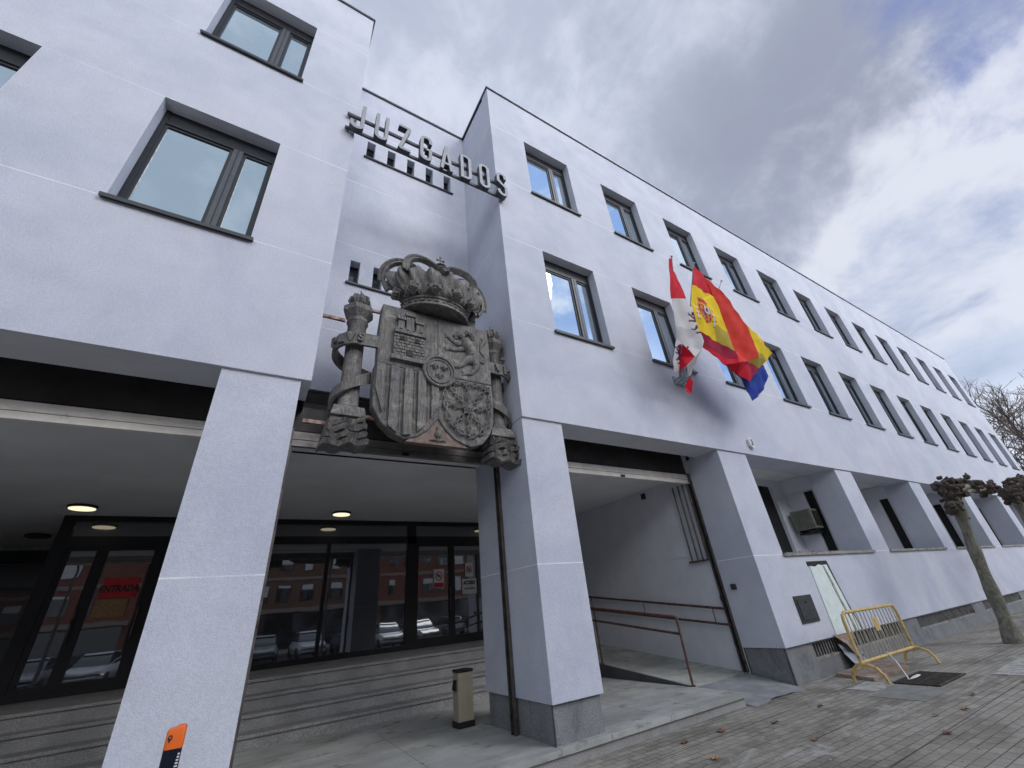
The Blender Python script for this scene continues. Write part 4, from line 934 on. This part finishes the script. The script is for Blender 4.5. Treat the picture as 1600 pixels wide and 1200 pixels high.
for y in (5.95, 8.22, 10.6):
    q = MB(); q.tube([(6.98, y, zr(y)-.01), (6.98, y, z1(y))], .021, 10); q.tube([(6.98, y, zr(y)), (6.98, y, zr(y)+.015)], .05, 10); q.build('post', 'rust', T, smooth=True)
def ceiling_lamp(x, y, lit, label):
    T = thing('ceiling_lamp', label, 'lamp', (x, y, 4.0), 'round lamps on the entrance ceiling')
    q = MB(); q.lathe([(.001, -.001), (.205, -.001), (.215, -.01), (.215, -.05), (.195, -.052)], 36, (x, y, 4.0)); q.build('lamp_housing', 'frame', T, smooth=True)
    q = MB(); q.lathe([(.196, -.045), (.19, -.062), (.14, -.070), (.001, -.072)], 36, (x, y, 4.0)); q.build('diffuser', 'lamp_glow' if lit else 'lamp_off', T, smooth=True)
ceiling_lamp(-2.85, 10.75, True, 'lit round ceiling lamp left of the big left pillar')
ceiling_lamp(1.74, 10.72, True, 'lit round ceiling lamp in the middle bay')
ceiling_lamp(6.40, 10.70, True, 'lit round ceiling lamp reflected at the right end of the glass doors')
ceiling_lamp(-4.17, 13.68, False, 'unlit round ceiling lamp in the dark hall at far left')
def sign(name, label, x0, x1, z0, z1, bgm, lines, y=YG-.05, ink='ink', extra=None):
    T = thing(name, label, 'sign', ((x0+x1)/2, y, z0)); q = MB(); q.box(x0, x1, y-.004, y, z0, z1); q.build('sheet', bgm, T)
    for body, sz, zc_, im in lines:
        q = text_mb(body, sz, lambda a, b: ((x0+x1)/2+a, y-.006, zc_+b), .78, .007 if sz > .12 else .0015); q.build('lettering', im, T)
    return T
sign('door_sign', 'red sign reading ENTRADA on the left glass door', -2.34, -1.80, 2.46, 2.82, 'sign_red', [('ENTRADA', .165, 2.62, 'ink')])
sign('door_notice', 'tan paper notice under the red ENTRADA sign', -2.36, -1.88, 2.13, 2.43, 'leaf_tan', [('NO PASAR', .06, 2.34, 'ink')] if False else [])
T = sign('prohibition_sign', 'white and red prohibition sign on the right-hand glass door', 4.42, 4.72, 2.28, 2.74, 'paper_white', [])
q = MB(); q.box(4.43, 4.71, YG-.056, YG-.0545, 2.29, 2.40); q.build('red_band', 'sign_red', T)
q = MB(); q.tube([(4.57+.10*math.cos(a), YG-.058, 2.57+.10*math.sin(a)) for a in [2*PI*k/24 for k in range(25)]], .012, 5); q.tube([(4.50, YG-.058, 2.64), (4.64, YG-.058, 2.50)], .012, 5); q.build('ring', 'sign_red', T)
q = MB(); q.box(4.52, 4.62, YG-.0565, YG-.0545, 2.55, 2.59); q.ball((4.54, YG-.0565, 2.60), .025, 8, (1, .05, 1)); q.build('pictogram', 'ink', T)
T = sign('prohibition_sign', 'smaller white prohibition sign above the ACCESO notice', 5.36, 5.60, 2.52, 2.88, 'paper_white', [], y=YG-.05)
q = MB(); q.tube([(5.48+.08*math.cos(a), YG-.058, 2.70+.08*math.sin(a)) for a in [2*PI*k/24 for k in range(25)]], .012, 5); q.tube([(5.43, YG-.058, 2.75), (5.53, YG-.058, 2.65)], .012, 5); q.build('ring', 'sign_red', T)
q = MB(); q.box(5.445, 5.515, YG-.0565, YG-.0545, 2.66, 2.73); q.build('pictogram', 'ink', T)
sign('access_notice', 'white notice reading ACCESO on the far right glass door', 5.26, 5.70, 2.08, 2.46, 'paper_white', [('ACCESO', .121, 2.36, 'ink'), ('PERMITIDO', .075, 2.25, 'ink'), ('_______', .09, 2.18, 'ink')][:1]+[('minusválidos', .085, 2.22, 'ink')])
# small fittings on the ramp wall
T = thing('wall_switch', 'small black switch box on the ramp wall', 'switch', (8.54, 5.97, 1.42)); q = MB(); q.box(8.50, 8.55, 5.93, 6.01, 1.37, 1.47); q.build('switch_body', 'black_plastic', T, bevel=.006); q = MB(); q.box(8.495, 8.501, 5.955, 5.985, 1.40, 1.44); q.build('button', 'frame_light', T)
T = thing('wall_sensor', 'round dark sensor near the ceiling of the ramp wall', 'sensor', (8.54, 7.39, 3.88)); q = MB(); q.ball((8.52, 7.39, 3.86), .06, 12, (.7, 1, 1)); q.build('sensor_dome', 'frame', T, smooth=True); q = MB(); q.box(8.53, 8.553, 7.32, 7.46, 3.79, 3.93); q.build('sensor_base', 'black_plastic', T)
T = thing('key_box', 'small brown key box on the side of the pillar by the ramp', 'box', (8.54, 5.66, 1.6)); q = MB(); q.box(8.50, 8.552, 5.60, 5.70, 1.56, 1.66); q.build('box_body', 'iron', T, bevel=.006); q = MB(); q.box(8.495, 8.501, 5.63, 5.67, 1.59, 1.63); q.build('key_slot', 'steel_track', T)

# =================================================================== AC UNIT, HATCH, HOLE
T = thing('air_conditioner', 'olive grey air conditioner unit on a bracket inside the first alcove', 'air conditioner', (13.9, 6.2, 2.8))
q = MB(); q.box(13.62, 14.02, 5.93, 6.50, 2.86, 3.40); q.build('casing', 'ac_metal', T, bevel=.02)
q = MB()
for k in range(9): q.box(13.605, 13.618, 5.98, 6.44, 2.92+.05*k, 2.935+.05*k)
q.build('louvre', 'ac_metal', T)
q = MB()
for k in range(8): q.box(13.67+.04*k, 13.685+.04*k, 5.92, 5.929, 2.92, 3.34)
q.build('side_grille', 'iron', T)
q = MB(); q.box(13.65, 14.098, 6.0, 6.04, 2.80, 2.85); q.box(13.65, 14.098, 6.40, 6.44, 2.80, 2.85); q.box(13.66, 14.098, 5.98, 6.46, 2.74, 2.79); q.build('bracket', 'black_plastic', T)
q = MB(); q.cur = 0
for k in range(70):
    x = 10.0+random.random()*2.6; y = 5.03+random.random()*.25; q.ball((x, y, 2.145), random.uniform(.012, .035), 5, (1, 1, .7), .3)
tag(q.build('nesting_debris', 'rubble'), 'twigs and rubble lying along the first alcove sill', 'debris')['kind'] = 'stuff'
T = thing('meter_hatch', 'dark metal meter hatch low on the wall', 'hatch', (9.7, 5.03, .9))
q = MB(); q.box(9.38, 10.04, 5.010, 5.034, .87, 1.34); q.build('hatch_frame', 'hatch_metal', T, bevel=.004)
q = MB(); q.box(9.44, 9.98, 4.998, 5.010, .92, 1.28); q.build('hatch_door', 'hatch_metal', T, bevel=.004)
q = MB(); q.ball((9.71, 4.996, 1.22), .018, 8); q.build('hatch_lock', 'black_void', T)
T = thing('exposed_insulation', 'torn opening in the render showing pale green insulation board', 'damage', (10.9, 5.02, .6))
q = MB(); rag = [(10.44, .60), (10.43, 1.4), (10.46, 1.88), (10.60, 1.90), (10.72, 1.87), (10.86, 1.92), (11.0, 1.90), (11.22, 1.91)]
q.prism([(10.44, .585), (11.55, .585), (11.50, .80), (11.42, 1.0), (11.36, 1.3), (11.28, 1.6), (11.22, 1.87), (11.0, 1.86), (10.86, 1.88), (10.7, 1.84), (10.47, 1.86)], 5.016, 5.034); q.build('insulation_board', 'board', T)
q = MB(); q.prism([(10.42, 1.86), (10.47, 1.86), (10.7, 1.84), (10.86, 1.88), (11.0, 1.86), (11.22, 1.87), (11.28, 1.6), (11.36, 1.3), (11.42, 1.0), (11.50, .80), (11.55, .585), (11.60, .585), (11.56, .8), (11.46, 1.1), (11.38, 1.5), (11.30, 1.95), (10.42, 1.95)], 5.022, 5.0345); q.build('torn_edge', 'black_void', T)
q = MB(); q.prism([(11.02, 1.85), (11.07, 1.84), (11.16, 1.5), (11.20, 1.2), (11.30, .85), (11.36, .6), (11.30, .6), (11.22, .9), (11.12, 1.25), (11.08, 1.5)], 5.006, 5.016); q.build('torn_strip', 'slab_light', T)

# =================================================================== BARRIER, DEBRIS, GRATES
T = thing('crowd_barrier', 'worn yellow metal crowd barrier in front of the damaged wall', 'barrier', (10.4, 4.25, 0))
bx0, bx1, by = 9.27, 11.52, 4.25; zt_, zb_ = 1.03, .29
cr = .12
q = MB(); q.tube([(bx0, by, .20), (bx0, by, zt_-cr), (bx0+.035, by, zt_-.035), (bx0+cr, by, zt_), (bx1-cr, by, zt_-.02), (bx1-.035, by, zt_-.055), (bx1, by, zt_-cr-.02), (bx1, by, .20)], .026, 10); q.tube([(bx0, by, zb_), (bx1, by, zb_-.02)], .026, 10)
q.build('frame', 'yellow_paint', T, smooth=True)
for k in range(15):
    x = bx0+(bx1-bx0)*(k+1)/16; q = MB(); q.tube([(x, by, zb_), (x, by, zt_-.01)], .009, 6); q.build('bar', 'zinc', T, smooth=True)
for x in (bx0, bx1):
    q = MB(); pts = [(x, by-.29, .02), (x, by-.27, .12), (x, by-.20, .22), (x, by-.08, .27), (x, by+.06, .265), (x, by+.15, .20), (x, by+.20, .10), (x, by+.21, .02)]; q.tube(pts, .025, 10); q.build('foot', 'yellow_paint', T, smooth=True)
q = MB(); q.prism([(10.30, .66), (10.50, .66), (10.50, .88), (10.30, .88)], by-.02, by-.012); q.build('tag_plate', 'yellow_paint', T)
tag(MB().add([], []).build('x', 'rubble'), '', '') if False else None
q = MB(); q.hexa([(9.50, 4.26, .004), (10.9, 4.22, .004), (11.45, 4.92, .004), (9.72, 4.95, .004), (9.50, 4.26, .05), (10.9, 4.22, .05), (11.45, 4.92, .05), (9.72, 4.95, .05)]); tag(q.build('board_sheet', 'cardboard'), 'dirty broken board lying flat behind the barrier', 'board')
q = MB(); q.add([(10.30, 5.02, .60), (11.2, 5.03, .56), (10.95, 4.99, .40), (10.72, 4.93, .22), (10.55, 4.95, .42), (10.30, 5.02, .60), (10.35, 5.05, .60), (11.2, 5.06, .56), (10.95, 5.02, .40), (10.72, 4.96, .22)], [(0, 1, 2, 3, 4), (6, 7, 8, 9)]); tag(q.build('torn_cardboard', 'cardboard'), 'torn brown cardboard hanging over the ventilation grille', 'cardboard')
q = MB(); vs = []; nx, ny = 12, 8
for i in range(nx+1):
    for j in range(ny+1):
        u, v = i/nx, j/ny; x = 10.4+.75*u+.1*v; z = .42*(1-v)*(1-.35*u)+.01; y = 5.04-.30*v**1.5*(.6+.4*math.sin(u*5))+.05*noise.noise(Vector((u*6, v*6, 1)))
        vs.append((x, y, z))
q.add(vs, [(i*(ny+1)+j, (i+1)*(ny+1)+j, (i+1)*(ny+1)+j+1, i*(ny+1)+j+1) for i in range(nx) for j in range(ny)]); tag(q.build('plastic_sheet', 'plastic_sheet', smooth=True), 'crumpled bluish plastic sheet slumped at the foot of the plinth', 'sheet')
q = MB(); q.box(0, 0.001, 0, 0.001, -.001, 0) if False else None
q = MB(); q.tube([(10.35, 4.25, .33), (10.28, 4.14, .2), (9.95, 3.95, .05), (9.75, 3.86, .012)], .010, 5); q.tube([(9.75, 3.86, .012), (10.02, 3.86, .02), (10.25, 3.88, .012), (10.2, 3.83, .01)], [.015, .04, .04, .01], 6, flat=(1, 1, .3)); tag(q.build('plastic_strap', 'paper_white'), 'white plastic strap trailing from the yellow barrier', 'strap')
# drain grate and loose slabs
q = MB(); gx0, gx1, gy0, gy1 = 9.42, 10.6, 3.36, 3.98
q.cur = 1; q.box(gx0, gx1, gy0, gy1, .002, .006); q.cur = 0
q.box(gx0, gx1, gy0, gy0+.03, .006, .022); q.box(gx0, gx1, gy1-.03, gy1, .006, .022)
k = gx0
while k < gx1: q.box(k, k+.03, gy0+.03, gy1-.03, .006, .020); k += .06
q.box(gx0, gx1, (gy0+gy1)/2-.015, (gy0+gy1)/2+.015, .006, .018)
tag(q.build('drain_grate', ['iron', 'black_void']), 'rusty iron drain grate in the pavement before the barrier', 'grate')
for i, (a, b, c_, e, mt_, lb) in enumerate(((8.35, 9.35, 3.22, 3.90, 'slab_grey', 'concrete access cover left of the drain grate'), (8.7, 9.4, 3.95, 4.35, 'slab_light', 'pale concrete slab under the barrier foot'), (10.7, 13.5, 2.2, 3.1, 'slab_light', 'pale paving repair beyond the drain grate'))):
    q = MB(); q.box(a, b, c_, e, -.01, .007+.002*i); tag(q.build('paving_slab', mt_, bevel=.003), lb, 'slab', 'slabs set in the pavement')
# fallen leaves and litter
LV = [(4.7, 3.95), (4.25, 3.6), (5.6, 4.5), (3.9, 4.2), (6.3, 4.2), (7.6, 2.9), (8.1, 2.75), (9.0, 2.9), (6.9, 2.6), (8.9, 2.3), (5.9, 3.5), (7.4, 4.15), (10.2, 2.6), (4.95, 4.55)]
for i, (x, y) in enumerate(LV):
    a = random.random()*6.28; s_ = random.uniform(.045, .085); q = MB(); pts = []
    for k in range(10):
        t = 2*PI*k/10; r = s_*(1.0 if k % 2 == 0 else .55)*random.uniform(.8, 1.15); pts.append((x+r*math.cos(t+a), y+r*math.sin(t+a)*.8, .010+random.random()*.022))
    q.add([(x, y, .008)]+pts, [(0, k+1, (k+1) % 10+1) for k in range(10)])
    tag(q.build('fallen_leaf', 'leaf_rust' if i % 3 else 'leaf_tan'), 'dry fallen leaf lying on the brick paving', 'leaf', 'dry leaves on the pavement')
q = MB()
for k in range(60):
    x = random.uniform(4, 15); y = random.uniform(1.6, 4.6); q.ball((x, y, .004), random.uniform(.008, .02), 5, (1.4, 1, .4), .4)
o = q.build('litter', 'slab_light'); tag(o, 'small pale crumbs and litter scattered over the paving', 'litter'); o['kind'] = 'stuff'
# ash bin
T = thing('ash_bin', 'slim beige metal litter bin standing before the entrance steps', 'bin', (3.15, 6.98, .17))
bxa, bxb, bya, byb = 3.01, 3.27, 6.88, 7.10
q = MB(); q.box(bxa+.01, bxb-.01, bya+.01, byb-.01, .24, .83); q.box(bxa+.15, bxa+.156, bya+.004, bya+.01, .24, .83); q.build('bin_body', 'bin_beige', T, bevel=.012)
q = MB(); q.box(bxa, bxb, bya, byb, .83, .865); q.build('bin_lid', 'black_plastic', T, bevel=.01); q = MB(); q.box(bxa-.003, bxb+.003, bya-.003, byb+.003, .172, .245); q.build('bin_base', 'black_plastic', T, bevel=.008)
q = MB(); q.hexa([(bxa-.03, 6.95, .62), (bxa+.01, 6.95, .60), (bxa+.01, 7.05, .60), (bxa-.03, 7.05, .62), (bxa+.0, 6.95, .74), (bxa+.01, 6.95, .74), (bxa+.01, 7.05, .74), (bxa, 7.05, .74)]); q.build('bin_handle', 'black_plastic', T)
# orange topped post
T = thing('marker_post', 'dark post with an orange sloped cap and black pin emblem at the bottom edge', 'post', (-.145, 3.0, 0))
def rrect(cx_, cy_, hw, hd, z, n=6, tilt=0):
    out = []
    for sx, sy, a0 in ((1, 1, 0), (-1, 1, 90), (-1, -1, 180), (1, -1, 270)):
        for k in range(n+1):
            a = R(a0+90*k/n); out.append((cx_+sx*(hw-.014)+.014*math.cos(a), cy_+sy*(hd-.014)+.014*math.sin(a), z+tilt*(sx*1)))
    return out
def loft(q, rings):
    n = len(rings[0]); vs = [p for r in rings for p in r]; q.add(vs, [(i*n+j, i*n+(j+1) % n, (i+1)*n+(j+1) % n, (i+1)*n+j) for i in range(len(rings)-1) for j in range(n)]+[tuple(range(n-1, -1, -1)), tuple((len(rings)-1)*n+j for j in range(n))])
q = MB(); loft(q, [rrect(-.145, 3.0, .036, .03, 0), rrect(-.145, 3.0, .036, .03, 1.168)]); q.build('post_body', 'navy_plastic', T, smooth=True)
q = MB(); loft(q, [rrect(-.145, 3.0, .037, .031, 1.168), rrect(-.145, 3.0, .037, .031, 1.236, tilt=.004), rrect(-.145, 3.0, .034, .028, 1.246, tilt=.004), rrect(-.145, 3.0, .026, .02, 1.250, tilt=.004)]); q.build('post_cap', 'orange_plastic', T, smooth=True)
q = MB(); q.prism([(-.164+.009*math.cos(a), 1.212+.011*math.sin(a)) for a in [2*PI*k/18 for k in range(18)]], 2.9675, 2.970); q.prism([(-.171, 1.208), (-.157, 1.208), (-.165, 1.192)], 2.9672, 2.970); q.build('pin_emblem', 'ink', T)
q = MB(); q.prism([(-.1635+.0035*math.cos(a), 1.213+.004*math.sin(a)) for a in [2*PI*k/12 for k in range(12)]], 2.9665, 2.9674); q.build('pin_dot', 'orange_plastic', T)
q = MB()
for k in range(5): q.box(-.124+.001*k, -.112, 2.9685, 2.970, 1.10+.011*k, 1.106+.011*k)
q.build('bar_marks', 'paper_white', T)

# =================================================================== TREES
def poll_tree(x, y, h, lean, label, seed, arms):
    rnd = random.Random(seed); T = thing('plane_tree', label, 'tree', (x, y, 0), 'pollarded plane trees along the pavement')
    q = MB(); N = 14; pts = []; rad = []
    for i in range(N+1):
        t = i/N; pts.append((x+lean[0]*t+.03*math.sin(t*5+seed), y+lean[1]*t+.02*math.sin(t*4), h*t)); rad.append(.135-.035*t+.05*max(0, 1-t*8)+(.03 if t > .9 else 0)+.012*math.sin(t*21+seed))
    q.tube(pts, rad, 14)
    topp = Vector(pts[-1])
    for (dx_, dy_, dz_, r0) in arms:
        e_ = topp+Vector((dx_, dy_, dz_)); mid = topp.lerp(e_, .5)+Vector((0, 0, .12 if abs(dx_) > .8 else .03))
        low_ = .38 if dx_ > 1 else .12; q.tube([topp-Vector((0, 0, low_)), topp.lerp(mid, .3 if dx_ > 1 else .5)+Vector((0, 0, .03 if dx_ > 1 else .05)), mid, e_], [r0*1.15, r0, r0*.9, r0*.85], 10)
    q.build('trunk', 'plane_bark', T, smooth=True)
    q = MB()
    def knob(c_, R0, n):
        for k in range(int(n*2.1)):
            v = Vector((rnd.gauss(0, 1), rnd.gauss(0, 1), rnd.gauss(0, .75))).normalized()*R0*rnd.uniform(.35, 1.05)
            q.ball(c_+v, R0*rnd.uniform(.18, .36), 9, (rnd.uniform(.8, 1.2), 1, rnd.uniform(.7, 1.1)), .6)
            if k % 3 == 0: q.tube([c_+v, c_+v*1.0+v.normalized()*R0*.35+Vector((0, 0, .03))], [R0*.16, R0*.09], 6)
        q.ball(c_, R0*.75, 12, (1, 1, .9), .5)
    knob(topp+Vector((0, 0, .20)), .25, 22)
    for (dx_, dy_, dz_, r0) in arms: knob(topp+Vector((dx_, dy_, dz_)), .15+r0*1.2, 16)
    for k in (5, 8, 11): knob(Vector(pts[k])+Vector((rad[k]*.8, -rad[k]*.4, .05)), .05, 3)
    q.build('knob_crown', 'knob_bark', T, smooth=True)
poll_tree(14.78, 3.58, 2.95, (.0, -.38), 'nearer pollarded plane tree leaning over the pavement', 1, [(-.35, -.12, .30, .09), (.22, .05, .42, .10), (1.9, -.05, .52, .075), (-.42, .0, -.12, .045), (3.1, -.1, .48, .06)])
poll_tree(19.9, 3.25, 3.05, (.0, -.25), 'second pollarded plane tree behind the nearer one at the right edge', 4, [(-.5, -.1, .35, .09), (.9, -.1, .62, .10), (2.4, .0, .35, .08), (1.6, -.1, .75, .09)])
def bare_tree(x, y, h, seed, label):
    rnd = random.Random(seed); T = thing('bare_tree', label, 'tree', (x, y, 0), 'bare winter trees beyond the building'); tr = MB(); tw = MB()
    def grow(p, d_, L, r, lv):
        n = 3; pts = [p]
        for i in range(n):
            d_ = (d_+Vector((rnd.gauss(0, .12), rnd.gauss(0, .12), rnd.gauss(0, .07)+.04))).normalized(); pts.append(pts[-1]+d_*L/n)
        (tr if lv < 2 else tw).tube(pts, [r*(1-.35*i/n) for i in range(n+1)], 5 if lv < 3 else 3, caps=False)
        if lv >= 7 or len(tw.v) > 110000: return
        for k in range(3 if lv < 2 else rnd.choice((2, 3, 3))):
            b_ = pts[-1] if k < 2 else pts[-2]
            nd = (d_+Vector((rnd.gauss(0, .5), rnd.gauss(0, .5), rnd.gauss(.05, .3)))).normalized(); grow(b_, nd, L*rnd.uniform(.64, .84), r*.66, lv+1)
    grow(Vector((x, y, 0)), Vector((0, 0, 1)), h*.30, .26, 0)
    tr.build('trunk', 'bare_bark', T, smooth=True); tw.build('crown', 'bare_bark', T)
for i, (x, y, h, lb) in enumerate(((50, 5.5, 14.5, 'bare tree with dense twigs just past the far corner'), (56, 8.5, 18, 'tall bare tree behind the corner, highest twigs'), (52, 2.2, 14, 'bare tree nearer the street beyond the building'), (63, 5, 18, 'bare tree farthest along the street'), (60, 11, 17, 'bare tree showing low between corner and street trees'))):
    bare_tree(x, y, h, 20+i, lb)

# =================================================================== ACROSS THE STREET (seen in the glass)
def block(x0, x1, h, mt_, label, seed):
    rnd = random.Random(seed); T = thing('apartment_building', label, 'building', ((x0+x1)/2, -30, 0), 'apartment blocks across the street')
    q = MB(); q.box(x0, x1, -42, -30, 0, h); q.build('wall', mt_, T)
    q = MB(); q.box(x0, x1, -30.0, -29.2, 3.3, 3.7)
    for f in range(1, int((h-3.5)//3)): q.box(x0, x1, -30.0, -29.9, 3.5+3*f-.15, 3.5+3*f+.15)
    q.build('band', 'concrete_band', T)
    q = MB(); q.box(x0+.5, x1-.5, -30.0, -29.98, .1, 3.2); q.build('shopfront', 'dark_glass', T)
    x = x0+1.2; cnt = 0
    while x < x1-2.2:
        for f in range(int((h-3.5)//3)):
            z = 4.3+3*f; b_ = rnd.choice((.2, .4, .7, 1.0)); wd_ = rnd.choice((1.3, 1.3, .9))
            q = MB(); q.cur = 0; q.box(x, x+wd_, -29.99, -29.93, z, z+1.6); q.cur = 1; q.box(x+.08, x+wd_-.08, -29.94, -29.90, z+1.6*(1-b_)+.05, z+1.55)
            if cnt < 98: q.build('window', ['dark_glass', 'blind'], T); cnt += 1
        x += rnd.choice((1.9, 2.9, 2.3))
block(-34, -8, 16, 'brick', 'reddish brick apartment block across the street, seen in the left doors', 1)
block(-7.5, 13, 18, 'brick_dark', 'brown brick apartment block across the street, middle of the row', 2)
block(13.5, 46, 16, 'brick', 'long red brick apartment block across the street, seen in the right doors', 3)
def car(x, y, rz, mt_, label, seed):
    T = thing('parked_car', label, 'car', (x, y, 0), 'cars parked across the street'); 
    def tf(o): o.matrix_parent_inverse = Matrix.Identity(4); return o
    def bld(q, n_, m_, sm=True, parent=None):
        q2 = q.build(n_, m_, None, smooth=sm); q2.parent = parent or T; return q2
    # body: sections along the length (x), width (y)
    sec = [(-2.05, .45, .80, .72), (-1.95, .32, .92, .80), (-1.2, .28, 1.0, .86), (0, .26, .95, .88), (1.1, .28, .93, .86), (1.8, .32, .82, .80), (2.05, .42, .68, .66)]
    q = MB(); rings = []
    for (sx, zb, zt, hw) in sec: rings.append([(sx, -hw*.92, zb), (sx, -hw, zb+.18), (sx, -hw, zt-.2), (sx, -hw*.86, zt), (sx, hw*.86, zt), (sx, hw, zt-.2), (sx, hw, zb+.18), (sx, hw*.92, zb)])
    loft(q, rings); b_ = bld(q, 'body', mt_)
    cab = [(-1.85, .95, .72, .72), (-1.35, 1.42, .60, .70), (-.3, 1.50, .60, .74), (.35, 1.44, .60, .74), (1.1, .93, .72, .74)]
    q = MB(); rings = []
    for (sx, zt, ht, hb) in cab: rings.append([(sx, -hb, .88), (sx, -ht, zt), (sx, ht, zt), (sx, hb, .88)])
    loft(q, rings); bld(q, 'windows', 'dark_glass')
    q = MB(); q.hexa([(-1.4, -.58, 1.43), (.38, -.58, 1.45), (.38, .58, 1.45), (-1.4, .58, 1.43), (-1.3, -.54, 1.50), (.2, -.54, 1.52), (.2, .54, 1.52), (-1.3, .54, 1.50)]); bld(q, 'roof', mt_, False)
    for wx in (-1.3, 1.3):
        for s_ in (-1, 1): q = MB(); q.tube([(wx, s_*.68, .32), (wx, s_*.88, .32)], .32, 18); bld(q, 'wheel', 'tyre')
    for s_ in (-1, 1):
        q = MB(); q.box(1.86, 2.03, s_*.58-.12, s_*.58+.12, .60, .72); bld(q, 'headlight', 'white_plastic', False)
        q = MB(); q.box(-2.06, -1.98, s_*.60-.10, s_*.60+.10, .66, .84); bld(q, 'tail_light', 'tail_red', False)
    T.rotation_euler = (0, 0, rz)
cols = ['car_white', 'car_silver', 'car_white', 'car_white', 'car_dark', 'car_silver', 'car_white', 'car_dark', 'car_white', 'car_silver']
pl = ['first from the left', 'second from the left', 'third from the left', 'fourth from the left', 'fifth from the left', 'sixth from the left', 'seventh from the left', 'eighth from the left', 'ninth from the left', 'last at the right']
for i in range(10):
    car(-11.0+2.55*i, -10.5-.3*(i % 2), R(90+3*((i % 3)-1)), cols[i], '%s car parked across the street, %s' % (cols[i].split('_')[1], pl[i]), i)
for i in range(11):
    car(-12.5+2.9*i, -16.6+.25*(i % 3), R(-90+4*((i % 3)-1)), cols[(i*3+1) % 10], '%s car in the farther parked row, number %s from the left' % (cols[(i*3+1) % 10].split('_')[1], ['one', 'two', 'three', 'four', 'five', 'six', 'seven', 'eight', 'nine', 'ten', 'eleven'][i]), i)
for i, x in enumerate((-7.5, 4.8, 17)):
    T = thing('street_lamp', 'grey street lamp across the street, '+('left one', 'middle one', 'right one')[i], 'street lamp', (x, -8, 0), 'street lamps across the street')
    q = MB(); q.tube([(x, -8, 0), (x, -8, 5.2), (x, -7.7, 5.6)], [.09, .05, .04], 8); q.build('lamp_post', 'steel_track', T, smooth=True); q = MB(); q.ball((x, -7.4, 5.6), .25, 10, (1, 1.4, .4)); q.build('lamp_head', 'frame_light', T, smooth=True)
for o in list(bpy.data.objects):
    if '_w' in o: del o['_w']
